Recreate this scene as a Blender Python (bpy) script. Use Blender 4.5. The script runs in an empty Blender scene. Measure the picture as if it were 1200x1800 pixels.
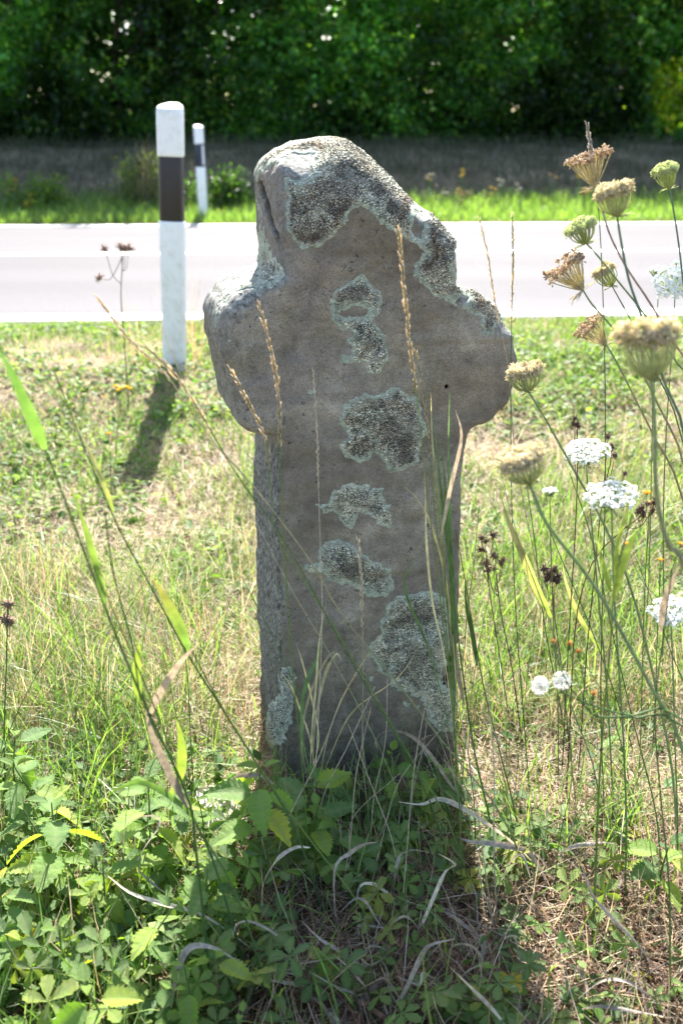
import bpy, math, random
import numpy as np
from mathutils import Vector, Matrix

random.seed(11)
RNG = np.random.default_rng(11)
SC = bpy.context.scene
COL = SC.collection

# ------------------------------------------------------------------ camera
FPX = 1830.0
PITCH = math.radians(19.8)
CAMZ = 1.10
cam_data = bpy.data.cameras.new('camera')
cam = bpy.data.objects.new('camera', cam_data)
COL.objects.link(cam)
cam.location = (0, 0, CAMZ)
cam.rotation_euler = (math.radians(90) - PITCH, 0, 0)
cam_data.sensor_fit = 'VERTICAL'
cam_data.sensor_height = 36.0
cam_data.lens = 36.0 * FPX / 1800.0
cam_data.clip_start = 0.02
cam_data.clip_end = 2000
cam_data.dof.use_dof = True
cam_data.dof.focus_distance = 1.70
cam_data.dof.aperture_fstop = 4.5
SC.camera = cam

# ------------------------------------------------------------------ light
SUN_EL = math.radians(44.5)
SUN_AZ = math.radians(-0.5)          # clockwise from +Y (the view direction)
world = bpy.data.worlds.new('World')
SC.world = world
world.use_nodes = True
wn = world.node_tree
for n in list(wn.nodes):
    wn.nodes.remove(n)
sky = wn.nodes.new('ShaderNodeTexSky')
sky.sky_type = 'NISHITA'
sky.sun_disc = False
sky.sun_elevation = SUN_EL
sky.sun_rotation = SUN_AZ
sky.air_density = 1.0
sky.dust_density = 1.6
sky.ozone_density = 1.0
bg = wn.nodes.new('ShaderNodeBackground')
bg.inputs['Strength'].default_value = 0.088
wo = wn.nodes.new('ShaderNodeOutputWorld')
wn.links.new(sky.outputs[0], bg.inputs[0])
wn.links.new(bg.outputs[0], wo.inputs[0])
sun_d = bpy.data.lights.new('sun', 'SUN')
sun_d.energy = 5.0
sun_d.angle = math.radians(0.5)
sun_d.color = (1.0, 0.955, 0.88)
sun = bpy.data.objects.new('sun', sun_d)
COL.objects.link(sun)
sdir = Vector((math.sin(SUN_AZ) * math.cos(SUN_EL), math.cos(SUN_AZ) * math.cos(SUN_EL), math.sin(SUN_EL)))
sun.rotation_euler = sdir.to_track_quat('Z', 'Y').to_euler()
SC.view_settings.view_transform = 'Standard'
SC.view_settings.look = 'None'
SC.view_settings.exposure = 2.35
SC.view_settings.gamma = 1.0
SC.view_settings.use_curve_mapping = False
SC.render.engine = 'CYCLES'
SC.cycles.max_bounces = 8
SC.cycles.diffuse_bounces = 4
SC.cycles.transmission_bounces = 6
SC.cycles.transparent_max_bounces = 8
SC.cycles.use_denoising = True

# ------------------------------------------------------------------ maths
CP, SP = math.cos(PITCH), math.sin(PITCH)


def pdir(px, py):
    xc = (px - 600.0) / FPX
    yc = -(py - 900.0) / FPX
    return np.array([xc, CP + yc * SP, -SP + yc * CP])


def at(px, py, Y):
    """world point seen at photo pixel (px,py) at distance Y in front of the camera"""
    d = pdir(px, py)
    t = Y / d[1]
    return np.array([d[0] * t, Y, CAMZ + d[2] * t])


def topx(P):
    P = np.asarray(P, float)
    dx, dy, dz = P[..., 0], P[..., 1], P[..., 2] - CAMZ
    f = dy * CP - dz * SP
    u = dy * SP + dz * CP
    return 600 + FPX * dx / f, 900 - FPX * u / f


def _hash(ix, iy, iz, seed):
    h = (ix.astype(np.int64) * 374761393 + iy.astype(np.int64) * 668265263 + iz.astype(np.int64) * 2147483647 + seed * 974634777) & 0xFFFFFFFF
    h = ((h ^ (h >> 13)) * 1274126177) & 0xFFFFFFFF
    h = h ^ (h >> 16)
    return (h & 0xFFFFFF).astype(np.float32) / float(0xFFFFFF)


def vnoise(P, scale, seed=0):
    """value noise in -1..1"""
    Q = np.asarray(P, np.float64) * scale
    F = np.floor(Q)
    w = Q - F
    w = w * w * (3 - 2 * w)
    I = F.astype(np.int64)
    out = 0
    for a in (0, 1):
        wx = w[..., 0] if a else 1 - w[..., 0]
        for b in (0, 1):
            wy = w[..., 1] if b else 1 - w[..., 1]
            for c in (0, 1):
                wz = w[..., 2] if c else 1 - w[..., 2]
                out = out + wx * wy * wz * _hash(I[..., 0] + a, I[..., 1] + b, I[..., 2] + c, seed)
    return out * 2 - 1


def fbm(P, scale, seed=0, octv=3, gain=0.5):
    a, s, tot, out = 1.0, scale, 0.0, 0
    for k in range(octv):
        out = out + a * vnoise(P, s, seed + k * 17)
        tot += a
        a *= gain
        s *= 2.03
    return out / tot


def cellnoise(P, scale, seed=0):
    """F1 and F2-F1 of a jittered cell pattern"""
    Q = np.asarray(P, np.float64) * scale
    I = np.floor(Q).astype(np.int64)
    f1 = np.full(Q.shape[:-1], 9.0)
    f2 = np.full(Q.shape[:-1], 9.0)
    cid = np.zeros(Q.shape[:-1])
    for a in (-1, 0, 1):
        for b in (-1, 0, 1):
            for c in (-1, 0, 1):
                J = I + np.array([a, b, c])
                jx = _hash(J[..., 0], J[..., 1], J[..., 2], seed)
                jy = _hash(J[..., 0], J[..., 1], J[..., 2], seed + 5)
                jz = _hash(J[..., 0], J[..., 1], J[..., 2], seed + 9)
                d = np.sqrt((J[..., 0] + jx - Q[..., 0]) ** 2 + (J[..., 1] + jy - Q[..., 1]) ** 2 + (J[..., 2] + jz - Q[..., 2]) ** 2)
                near = d < f1
                f2 = np.where(near, f1, np.minimum(f2, d))
                cid = np.where(near, jx, cid)
                f1 = np.where(near, d, f1)
    return f1, f2 - f1, cid


def smooth(a, b, x):
    t = np.clip((x - a) / (b - a), 0, 1)
    return t * t * (3 - 2 * t)


# the road runs slightly away from the camera towards the right
RA = math.radians(3.4)
RU = np.array([math.cos(RA), math.sin(RA)])
RV = np.array([-math.sin(RA), math.cos(RA)])
ROAD_Z = 0.24
V0, V1 = 5.22, 11.42
_pv = np.array([-400, -3, 0.0, 0.8, 1.6, 2.3, 3.0, 3.6, 4.1, 4.7, 5.1, 5.3, 11.3, 11.5, 12.2, 12.8, 13.3, 14.3, 15.4, 16.2, 18, 30, 60, 900])
_pz = np.array([-3.0, -.12, -.03, 0.0, 0.0, .035, .115, .195, .245, .245, .235, .205, .205, .235, .235, .28, .40, .66, .90, .98, 1.0, .9, .5, .5])


def ground(x, y):
    x = np.asarray(x, float)
    y = np.asarray(y, float)
    v = x * RV[0] + y * RV[1]
    z = np.interp(v, _pv, _pz)
    P = np.stack([x, y, np.zeros_like(x)], -1)
    near = smooth(V0 - 0.2, V0 - 0.7, v)
    far = smooth(V1 + 0.7, V1 + 2.0, v) * smooth(60, 30, v)
    z = z + near * (0.018 * fbm(P, 2.6, 3) + 0.008 * vnoise(P, 9.0, 8)) + far * 0.06 * fbm(P, 1.1, 4)
    return z


def gz(x, y):
    return float(ground(np.array([x]), np.array([y]))[0])


def ghit(px, py):
    d = pdir(px, py)
    t = 1.0
    for _ in range(11):
        x, y, z = d[0] * t, d[1] * t, CAMZ + d[2] * t
        g = gz(x, y)
        t += (z - g) / max(0.15, -d[2]) * 0.8
    return np.array([d[0] * t, d[1] * t, gz(d[0] * t, d[1] * t)])


# ------------------------------------------------------------------ objects
def tag(o, label=None, cat=None, group=None, kind=None):
    if label: o['label'] = label
    if cat: o['category'] = cat
    if group: o['group'] = group
    if kind: o['kind'] = kind
    return o


def empty(name, loc, label=None, cat=None, group=None):
    o = bpy.data.objects.new(name, None)
    o.empty_display_size = 0.02
    COL.objects.link(o)
    o.location = loc
    return tag(o, label, cat, group)


def mesh_np(name, V, F, C=None, smooth_sh=True, extra=None):
    V = np.ascontiguousarray(V, np.float32)
    F = np.ascontiguousarray(F, np.int32)
    k = F.shape[1]
    me = bpy.data.meshes.new(name)
    me.vertices.add(len(V))
    me.vertices.foreach_set('co', V.ravel())
    me.loops.add(F.size)
    me.loops.foreach_set('vertex_index', F.ravel())
    me.polygons.add(len(F))
    me.polygons.foreach_set('loop_start', np.arange(0, F.size, k, dtype=np.int32))
    me.polygons.foreach_set('loop_total', np.full(len(F), k, np.int32))
    me.polygons.foreach_set('use_smooth', np.full(len(F), bool(smooth_sh)))
    if C is not None:
        a = me.attributes.new('Col', 'FLOAT_COLOR', 'POINT')
        c4 = np.ones((len(V), 4), np.float32)
        c4[:, :3] = C
        a.data.foreach_set('color', c4.ravel())
    if extra:
        for nme, arr in extra.items():
            a = me.attributes.new(nme, 'FLOAT', 'POINT')
            a.data.foreach_set('value', np.ascontiguousarray(arr, np.float32))
    me.update(calc_edges=True)
    me.validate()
    return me


def link(name, me, mat, parent=None, kind=None):
    o = bpy.data.objects.new(name, me)
    if mat is not None and not len(me.materials):
        me.materials.append(mat)
    COL.objects.link(o)
    if parent is not None:
        o.parent = parent
    if kind:
        o['kind'] = kind
    return o


class Acc:
    """collects triangles with a colour per vertex"""
    def __init__(s):
        s.V, s.F, s.C, s.n = [], [], [], 0

    def add(s, V, F, C):
        V = np.asarray(V, float).reshape(-1, 3)
        C = np.broadcast_to(np.asarray(C, float), V.shape) if np.ndim(C) == 1 else np.asarray(C, float).reshape(-1, 3)
        s.V.append(V); s.F.append(np.asarray(F, int) + s.n); s.C.append(C); s.n += len(V)
        return s

    def mesh(s, name, origin=None, sm=True):
        V = np.concatenate(s.V)
        if origin is not None:
            V = V - np.asarray(origin)
        return mesh_np(name, V, np.concatenate(s.F), np.concatenate(s.C), sm)

    def build(s, name, mat, parent=None, origin=None, kind=None, sm=True):
        return link(name, s.mesh(name, origin, sm), mat, parent, kind)


def norm(v):
    return v / (np.linalg.norm(v, axis=-1, keepdims=True) + 1e-9)


def tubes(acc, paths, radii, col, sides=5):
    """many tubes; paths (N,K,3), radii (N,K) or (K,), col (3,), (K,3) or (N,K,3)"""
    P = np.asarray(paths, float)
    if P.ndim == 2: P = P[None]
    N, K, _ = P.shape
    R = np.broadcast_to(np.asarray(radii, float), (N, K))
    T = norm(np.gradient(P, axis=1))
    mean = norm(T.mean(1))
    ref = np.where(np.abs(mean[:, 2:3]) > 0.8, np.array([[1.0, 0.13, 0]]), np.array([[0, 0.1, 1.0]]))
    A = norm(np.cross(T, np.repeat(ref[:, None], K, 1)))
    B = np.cross(T, A)
    ang = np.linspace(0, 2 * math.pi, sides, endpoint=False)
    ring = P[:, :, None] + R[:, :, None, None] * (A[:, :, None] * np.cos(ang)[:, None] + B[:, :, None] * np.sin(ang)[:, None])
    C = np.broadcast_to(np.asarray(col, float), (N, K, 3))
    C = np.repeat(C[:, :, None], sides, 2)
    k, j = np.meshgrid(np.arange(K - 1), np.arange(sides), indexing='ij')
    a = k * sides + j; b = k * sides + (j + 1) % sides; c = a + sides; d = b + sides
    f = np.concatenate([np.stack([a, b, d], -1).reshape(-1, 3), np.stack([a, d, c], -1).reshape(-1, 3)])
    F = (f[None] + (np.arange(N) * K * sides)[:, None, None]).reshape(-1, 3)
    acc.add(ring.reshape(-1, 3), F, C.reshape(-1, 3))


def smooth_path(pts, n=16):
    """Catmull-Rom through points"""
    p = np.asarray(pts, float)
    if len(p) == 2:
        return p[0] + (p[1] - p[0]) * np.linspace(0, 1, n)[:, None]
    q = np.vstack([2 * p[0] - p[1], p, 2 * p[-1] - p[-2]])
    out = []
    m = len(p) - 1
    for t in np.linspace(0, m - 1e-6, n):
        i = int(t); f = t - i
        a, b, c, d = q[i], q[i + 1], q[i + 2], q[i + 3]
        out.append(0.5 * ((2 * b) + (c - a) * f + (2 * a - 5 * b + 4 * c - d) * f * f + (3 * b - a - 3 * c + d) * f ** 3))
    return np.array(out)


def ribbon(acc, path, widths, col, up=(0, 0, 1), fold=0.25, twist=0.0, phase=0.0):
    """a leaf blade with a midrib fold along a path; col (3,) or (K,3)"""
    P = np.asarray(path, float)
    K = len(P)
    T = norm(np.gradient(P, axis=0))
    S = norm(np.cross(T, np.broadcast_to(np.asarray(up, float), T.shape)))
    Nn = np.cross(S, T)
    a = phase + twist * np.linspace(0, 1, K)
    S2 = S * np.cos(a)[:, None] + Nn * np.sin(a)[:, None]
    N2 = np.cross(S2, T)
    w = np.asarray(widths, float)[:, None] * 0.5
    L = P - S2 * w + N2 * w * fold
    Rr = P + S2 * w + N2 * w * fold
    V = np.stack([L, P, Rr], 1).reshape(-1, 3)
    i = np.arange(K - 1) * 3
    F = np.concatenate([np.stack([i, i + 1, i + 4], 1), np.stack([i, i + 4, i + 3], 1), np.stack([i + 1, i + 2, i + 5], 1), np.stack([i + 1, i + 5, i + 4], 1)])
    C = np.asarray(col, float)
    if C.ndim == 1: C = np.repeat(C[None], K, 0)
    C3 = np.stack([C, C * 0.9, C], 1).reshape(-1, 3)
    acc.add(V, F, C3)


def stamp(acc, TV, TF, pos, X, Y, Z, col, colv=None):
    """copies of a template; X,Y,Z are (N,3) scaled axes; col (N,3) times colv (M,3)"""
    N, M = len(pos), len(TV)
    V = pos[:, None] + TV[None, :, 0:1] * X[:, None] + TV[None, :, 1:2] * Y[:, None] + TV[None, :, 2:3] * Z[:, None]
    F = (TF[None] + (np.arange(N) * M)[:, None, None]).reshape(-1, 3)
    C = np.repeat(np.broadcast_to(np.asarray(col, float), (N, 3))[:, None], M, 1)
    if colv is not None: C = C * colv[None]
    acc.add(V.reshape(-1, 3), F, C.reshape(-1, 3))


OCT_V = np.array([[1, 0, 0], [-1, 0, 0], [0, 1, 0], [0, -1, 0], [0, 0, 1], [0, 0, -1]], float)
OCT_F = np.array([[0, 2, 4], [2, 1, 4], [1, 3, 4], [3, 0, 4], [2, 0, 5], [1, 2, 5], [3, 1, 5], [0, 3, 5]])
# a spikelet: pointed along +Z
SPK_V = np.array([[0, 0, 0], [.5, 0, .35], [0, .5, .35], [-.5, 0, .35], [0, -.5, .35], [.1, .05, 1.0]], float)
SPK_F = np.array([[0, 2, 1], [0, 3, 2], [0, 4, 3], [0, 1, 4], [1, 2, 5], [2, 3, 5], [3, 4, 5], [4, 1, 5]])
# a floret: five petals in a star around the centre
_a = np.linspace(0, 2 * math.pi, 11)[:-1]
FLO_V = np.vstack([[[0, 0, 0]], np.stack([np.cos(_a) * np.where(np.arange(10) % 2, .45, 1), np.sin(_a) * np.where(np.arange(10) % 2, .45, 1), np.full(10, .15)], 1)])
FLO_F = np.array([[0, 1 + k, 1 + (k + 1) % 10] for k in range(10)])


def rand_axes(n, sx, sy, sz, rng=RNG):
    a = norm(rng.normal(size=(n, 3)))
    b = norm(np.cross(a, rng.normal(size=(n, 3))))
    c = np.cross(a, b)
    f = lambda s: np.broadcast_to(np.asarray(s, float), (n,))[:, None]
    return a * f(sx), b * f(sy), c * f(sz)


def aim_axes(dirs, sx, sz, rng=RNG):
    d = norm(dirs)
    a = norm(np.cross(d, rng.normal(size=d.shape)))
    b = np.cross(d, a)
    n = len(d)
    f = lambda s: np.broadcast_to(np.asarray(s, float), (n,))[:, None]
    return a * f(sx), b * f(sx), d * f(sz)


# ------------------------------------------------------------------ materials
def new_mat(name):
    m = bpy.data.materials.new(name)
    m.use_nodes = True
    nt = m.node_tree
    for n in list(nt.nodes): nt.nodes.remove(n)
    out = nt.nodes.new('ShaderNodeOutputMaterial')
    return m, nt, out


def N(nt, typ, **kw):
    n = nt.nodes.new(typ)
    for k, v in kw.items():
        if k == 'inp':
            for a, b in v.items(): n.inputs[a].default_value = b
        else:
            setattr(n, k, v)
    return n


def ramp(nt, src, stops, interp='LINEAR'):
    r = nt.nodes.new('ShaderNodeValToRGB')
    r.color_ramp.interpolation = interp
    e = r.color_ramp.elements
    while len(e) < len(stops): e.new(0.5)
    for i, (p, c) in enumerate(stops):
        e[i].position = p
        e[i].color = (c, c, c, 1) if np.isscalar(c) else (*c, 1)
    if src is not None: nt.links.new(src, r.inputs[0])
    return r


def mixc(nt, fac, a, b, mode='MIX'):
    m = nt.nodes.new('ShaderNodeMix')
    m.data_type = 'RGBA'; m.blend_type = mode
    for idx, v in ((0, fac), (6, a), (7, b)):
        if hasattr(v, 'is_output') or isinstance(v, bpy.types.NodeSocket): nt.links.new(v, m.inputs[idx])
        elif idx == 0: m.inputs[0].default_value = v
        else: m.inputs[idx].default_value = (*v, 1)
    return m.outputs[2]


def math_n(nt, op, a, b=0.0, clamp=False):
    m = nt.nodes.new('ShaderNodeMath'); m.operation = op; m.use_clamp = clamp
    for i, v in enumerate((a, b)):
        if isinstance(v, bpy.types.NodeSocket): nt.links.new(v, m.inputs[i])
        else: m.inputs[i].default_value = v
    return m.outputs[0]


def plant_mat(name, trans=0.45, rough=0.5, spec=0.35, tint=(1.25, 1.3, 0.55), nscale=60, namp=0.35, bump=0.0):
    m, nt, out = new_mat(name)
    at_ = N(nt, 'ShaderNodeAttribute', attribute_name='Col')
    tc = N(nt, 'ShaderNodeTexCoord')
    no = N(nt, 'ShaderNodeTexNoise', inp={'Scale': nscale, 'Detail': 3})
    nt.links.new(tc.outputs['Object'], no.inputs['Vector'])
    r = ramp(nt, no.outputs[0], [(0.3, 1 - namp), (0.7, 1 + namp)])
    col = mixc(nt, 1.0, at_.outputs['Color'], r.outputs[0], 'MULTIPLY')
    p = N(nt, 'ShaderNodeBsdfPrincipled', inp={'Roughness': rough, 'Specular IOR Level': spec})
    nt.links.new(col, p.inputs['Base Color'])
    if bump > 0:
        bp = N(nt, 'ShaderNodeBump', inp={'Strength': bump, 'Distance': 0.002})
        nt.links.new(no.outputs[0], bp.inputs['Height']); nt.links.new(bp.outputs[0], p.inputs['Normal'])
    if trans > 0:
        t = N(nt, 'ShaderNodeBsdfTranslucent')
        tcn = mixc(nt, 1.0, col, tint, 'MULTIPLY')
        nt.links.new(tcn, t.inputs['Color'])
        mx = N(nt, 'ShaderNodeMixShader', inp={0: trans})
        nt.links.new(p.outputs[0], mx.inputs[1]); nt.links.new(t.outputs[0], mx.inputs[2])
        nt.links.new(mx.outputs[0], out.inputs[0])
    else:
        nt.links.new(p.outputs[0], out.inputs[0])
    return m


M_GRASS = plant_mat('grass_blade', 0.50, 0.42, 0.4, (1.3, 1.35, 0.6))
M_WEEDLEAF = plant_mat('weed_leaf', 0.50, 0.60, 0.25, (1.3, 1.35, 0.6))
M_STRAW = plant_mat('straw', 0.38, 0.6, 0.25, (1.15, 1.05, 0.8))
M_STEM = plant_mat('green_stem', 0.25, 0.45, 0.4, (1.2, 1.3, 0.6), 120, 0.25)
M_HEDGE = plant_mat('hedge_leaf', 0.60, 0.38, 0.5, (2.5, 2.7, 0.5), 3, 0.25)
M_BARK = plant_mat('bark', 0.0, 0.9, 0.1, nscale=25, namp=0.5, bump=0.6)
M_FLOWER = plant_mat('petal', 0.45, 0.7, 0.1, (1, 1, 1), 200, 0.06)
M_FRUIT = plant_mat('umbel_fruit', 0.5, 0.7, 0.15, (1.15, 1.1, 0.8), 250, 0.2)
M_DEAD = plant_mat('dead_plant', 0.25, 0.75, 0.15, (1.1, 1.0, 0.9), 150, 0.3)


def leaf_mat():
    m, nt, out = new_mat('serrated_leaf')
    at_ = N(nt, 'ShaderNodeAttribute', attribute_name='Col')
    oi = N(nt, 'ShaderNodeObjectInfo')
    vein = N(nt, 'ShaderNodeAttribute', attribute_name='vein')
    tc = N(nt, 'ShaderNodeTexCoord')
    no = N(nt, 'ShaderNodeTexNoise', inp={'Scale': 90, 'Detail': 4})
    nt.links.new(tc.outputs['Object'], no.inputs['Vector'])
    r = ramp(nt, no.outputs[0], [(0.3, 0.75), (0.7, 1.2)])
    c = mixc(nt, 1.0, at_.outputs['Color'], r.outputs[0], 'MULTIPLY')
    hue = ramp(nt, oi.outputs['Random'], [(0.0, (0.85, 0.9, 0.75)), (0.45, (1.4, 1.3, 0.95)), (0.8, (1.85, 1.6, 0.9)), (0.95, (2.5, 1.75, 0.85))])
    c = mixc(nt, 1.0, c, hue.outputs[0], 'MULTIPLY')
    c = mixc(nt, math_n(nt, 'MULTIPLY', vein.outputs['Fac'], 0.5), c, (0.20, 0.27, 0.10))
    p = N(nt, 'ShaderNodeBsdfPrincipled', inp={'Roughness': 0.42, 'Specular IOR Level': 0.45})
    bp = N(nt, 'ShaderNodeBump', inp={'Strength': 0.7, 'Distance': 0.002})
    h = math_n(nt, 'SUBTRACT', no.outputs[0], vein.outputs['Fac'])
    nt.links.new(h, bp.inputs['Height'])
    nt.links.new(bp.outputs[0], p.inputs['Normal'])
    nt.links.new(c, p.inputs['Base Color'])
    t = N(nt, 'ShaderNodeBsdfTranslucent')
    nt.links.new(mixc(nt, 1.0, c, (1.5, 1.6, 0.5), 'MULTIPLY'), t.inputs['Color'])
    mx = N(nt, 'ShaderNodeMixShader', inp={0: 0.45})
    nt.links.new(p.outputs[0], mx.inputs[1]); nt.links.new(t.outputs[0], mx.inputs[2])
    nt.links.new(mx.outputs[0], out.inputs[0])
    return m


M_LEAF = leaf_mat()


def stone_mat():
    m, nt, out = new_mat('weathered_sandstone')
    tc = N(nt, 'ShaderNodeTexCoord')
    ob = tc.outputs['Object']

    def noise(s, d=4, rough=0.55, vec=ob, dist=0.0):
        n = N(nt, 'ShaderNodeTexNoise', inp={'Scale': s, 'Detail': d, 'Roughness': rough, 'Distortion': dist})
        nt.links.new(vec, n.inputs['Vector'])
        return n.outputs[0]
    side = N(nt, 'ShaderNodeAttribute', attribute_name='side').outputs['Fac']
    damp = N(nt, 'ShaderNodeAttribute', attribute_name='damp').outputs['Fac']
    crust = N(nt, 'ShaderNodeAttribute', attribute_name='crust').outputs['Fac']
    pit = N(nt, 'ShaderNodeAttribute', attribute_name='pit').outputs['Fac']
    c = ramp(nt, noise(5, 6, 0.6, dist=0.4), [(0.30, (0.190, 0.162, 0.118)), (0.5, (0.300, 0.264, 0.205)), (0.68, (0.420, 0.378, 0.305))]).outputs[0]
    # violet-grey cast and ochre clouds
    c = mixc(nt, ramp(nt, noise(6.3, 5, 0.65), [(0.46, 0.0), (0.62, 0.6)]).outputs[0], c, (0.245, 0.213, 0.196))
    c = mixc(nt, ramp(nt, noise(4.1, 4, 0.6, dist=0.8), [(0.52, 0.0), (0.7, 0.5)]).outputs[0], c, (0.24, 0.19, 0.11))
    # faint bedding layers
    mp = N(nt, 'ShaderNodeMapping'); mp.inputs['Scale'].default_value = (3, 3, 26)
    nt.links.new(ob, mp.inputs['Vector'])
    bed = noise(1.0, 5, 0.6, mp.outputs[0], 0.6)
    c = mixc(nt, 0.6, c, ramp(nt, bed, [(0.3, 0.68), (0.7, 1.25)]).outputs[0], 'MULTIPLY')
    c = mixc(nt, 1.0, c, ramp(nt, noise(26, 6, 0.7, dist=0.5), [(0.32, 0.62), (0.5, 1.0), (0.70, 1.36)]).outputs[0], 'MULTIPLY')
    # sand grain
    g = noise(420, 3, 0.6)
    c = mixc(nt, 0.7, c, ramp(nt, g, [(0.3, 0.45), (0.7, 1.55)]).outputs[0], 'MULTIPLY')
    # grain lichen specks: dark and pale
    sp = noise(150, 3, 0.7)
    spm = math_n(nt, 'MULTIPLY', ramp(nt, sp, [(0.60, 0.0), (0.65, 1.0)]).outputs[0], ramp(nt, noise(9, 4, 0.7), [(0.46, 0.0), (0.57, 0.9)]).outputs[0])
    c = mixc(nt, ramp(nt, noise(2.6, 5, 0.6, dist=1.0), [(0.38, 0.55), (0.58, 0.0)]).outputs[0], c, (0.13, 0.105, 0.075))
    c = mixc(nt, spm, c, (0.035, 0.033, 0.032))
    pl = math_n(nt, 'MULTIPLY', ramp(nt, noise(75, 4, 0.7), [(0.60, 0.0), (0.68, 0.8)]).outputs[0], ramp(nt, noise(7, 3, 0.6), [(0.45, 0.0), (0.62, 1.0)]).outputs[0])
    c = mixc(nt, math_n(nt, 'MULTIPLY', pl, 0.6), c, (0.38, 0.36, 0.32))
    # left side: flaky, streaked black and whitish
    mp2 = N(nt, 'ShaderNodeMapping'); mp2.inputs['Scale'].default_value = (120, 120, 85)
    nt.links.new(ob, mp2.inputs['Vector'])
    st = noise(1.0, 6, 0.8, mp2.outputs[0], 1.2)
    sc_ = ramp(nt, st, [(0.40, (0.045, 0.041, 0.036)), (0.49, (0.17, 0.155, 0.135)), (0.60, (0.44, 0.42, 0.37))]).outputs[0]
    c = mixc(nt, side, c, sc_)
    # crust: thin dark/pale lichen skin on exposed tops
    cr = ramp(nt, noise(120, 4, 0.75), [(0.36, (0.05, 0.05, 0.047)), (0.46, (0.17, 0.17, 0.15)), (0.62, (0.38, 0.38, 0.34))]).outputs[0]
    c = mixc(nt, crust, c, cr)
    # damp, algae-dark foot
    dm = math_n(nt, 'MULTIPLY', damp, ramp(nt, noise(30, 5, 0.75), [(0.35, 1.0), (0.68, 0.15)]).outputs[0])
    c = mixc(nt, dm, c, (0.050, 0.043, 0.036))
    c = mixc(nt, pit, c, (0.012, 0.010, 0.009))
    p = N(nt, 'ShaderNodeBsdfPrincipled', inp={'Roughness': 0.88, 'Specular IOR Level': 0.25})
    nt.links.new(c, p.inputs['Base Color'])
    h = math_n(nt, 'ADD', math_n(nt, 'MULTIPLY', g, 0.6), math_n(nt, 'MULTIPLY', noise(120, 5, 0.7), 0.7))
    h = math_n(nt, 'ADD', h, math_n(nt, 'MULTIPLY', math_n(nt, 'MULTIPLY', st, side), 2.2))
    h = math_n(nt, 'ADD', h, math_n(nt, 'MULTIPLY', bed, 0.8))
    bp = N(nt, 'ShaderNodeBump', inp={'Strength': 0.85, 'Distance': 0.0045})
    nt.links.new(h, bp.inputs['Height'])
    nt.links.new(bp.outputs[0], p.inputs['Normal'])
    nt.links.new(p.outputs[0], out.inputs[0])
    return m


def lichen_mat():
    m, nt, out = new_mat('crustose_lichen')
    tc = N(nt, 'ShaderNodeTexCoord')
    ob = tc.outputs['Object']
    at_ = N(nt, 'ShaderNodeAttribute', attribute_name='Col').outputs['Color']
    gap = N(nt, 'ShaderNodeAttribute', attribute_name='areole').outputs['Fac']
    # warp, then crack pattern finer than the mesh
    vo = N(nt, 'ShaderNodeTexVoronoi', feature='DISTANCE_TO_EDGE', inp={'Scale': 285, 'Randomness': 1.0})
    nt.links.new(ob, vo.inputs['Vector'])
    vc = N(nt, 'ShaderNodeTexVoronoi', feature='F1', inp={'Scale': 285, 'Randomness': 1.0})
    nt.links.new(ob, vc.inputs['Vector'])
    edge = ramp(nt, vo.outputs['Distance'], [(0.03, 0.0), (0.14, 1.0)]).outputs[0]
    hsv = N(nt, 'ShaderNodeSeparateColor'); nt.links.new(vc.outputs['Color'], hsv.inputs[0])
    var = ramp(nt, hsv.outputs[0], [(0.0, 0.72), (1.0, 1.3)]).outputs[0]
    c = mixc(nt, 1.0, at_, var, 'MULTIPLY')
    no = N(nt, 'ShaderNodeTexNoise', inp={'Scale': 45, 'Detail': 3}); nt.links.new(ob, no.inputs['Vector'])
    crackm = math_n(nt, 'MULTIPLY', math_n(nt, 'SUBTRACT', 1.0, edge), gap)
    crackm = math_n(nt, 'MULTIPLY', crackm, ramp(nt, no.outputs[0], [(0.33, 0.5), (0.5, 1.0)]).outputs[0])
    c = mixc(nt, crackm, c, (0.045, 0.038, 0.030))
    p = N(nt, 'ShaderNodeBsdfPrincipled', inp={'Roughness': 0.9, 'Specular IOR Level': 0.15})
    nt.links.new(c, p.inputs['Base Color'])
    fine = N(nt, 'ShaderNodeTexNoise', inp={'Scale': 500, 'Detail': 3}); nt.links.new(ob, fine.inputs['Vector'])
    h = math_n(nt, 'ADD', edge, math_n(nt, 'MULTIPLY', fine.outputs[0], 0.6))
    bp = N(nt, 'ShaderNodeBump', inp={'Strength': 0.9, 'Distance': 0.0022})
    nt.links.new(h, bp.inputs['Height']); nt.links.new(bp.outputs[0], p.inputs['Normal'])
    nt.links.new(p.outputs[0], out.inputs[0])
    return m


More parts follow.
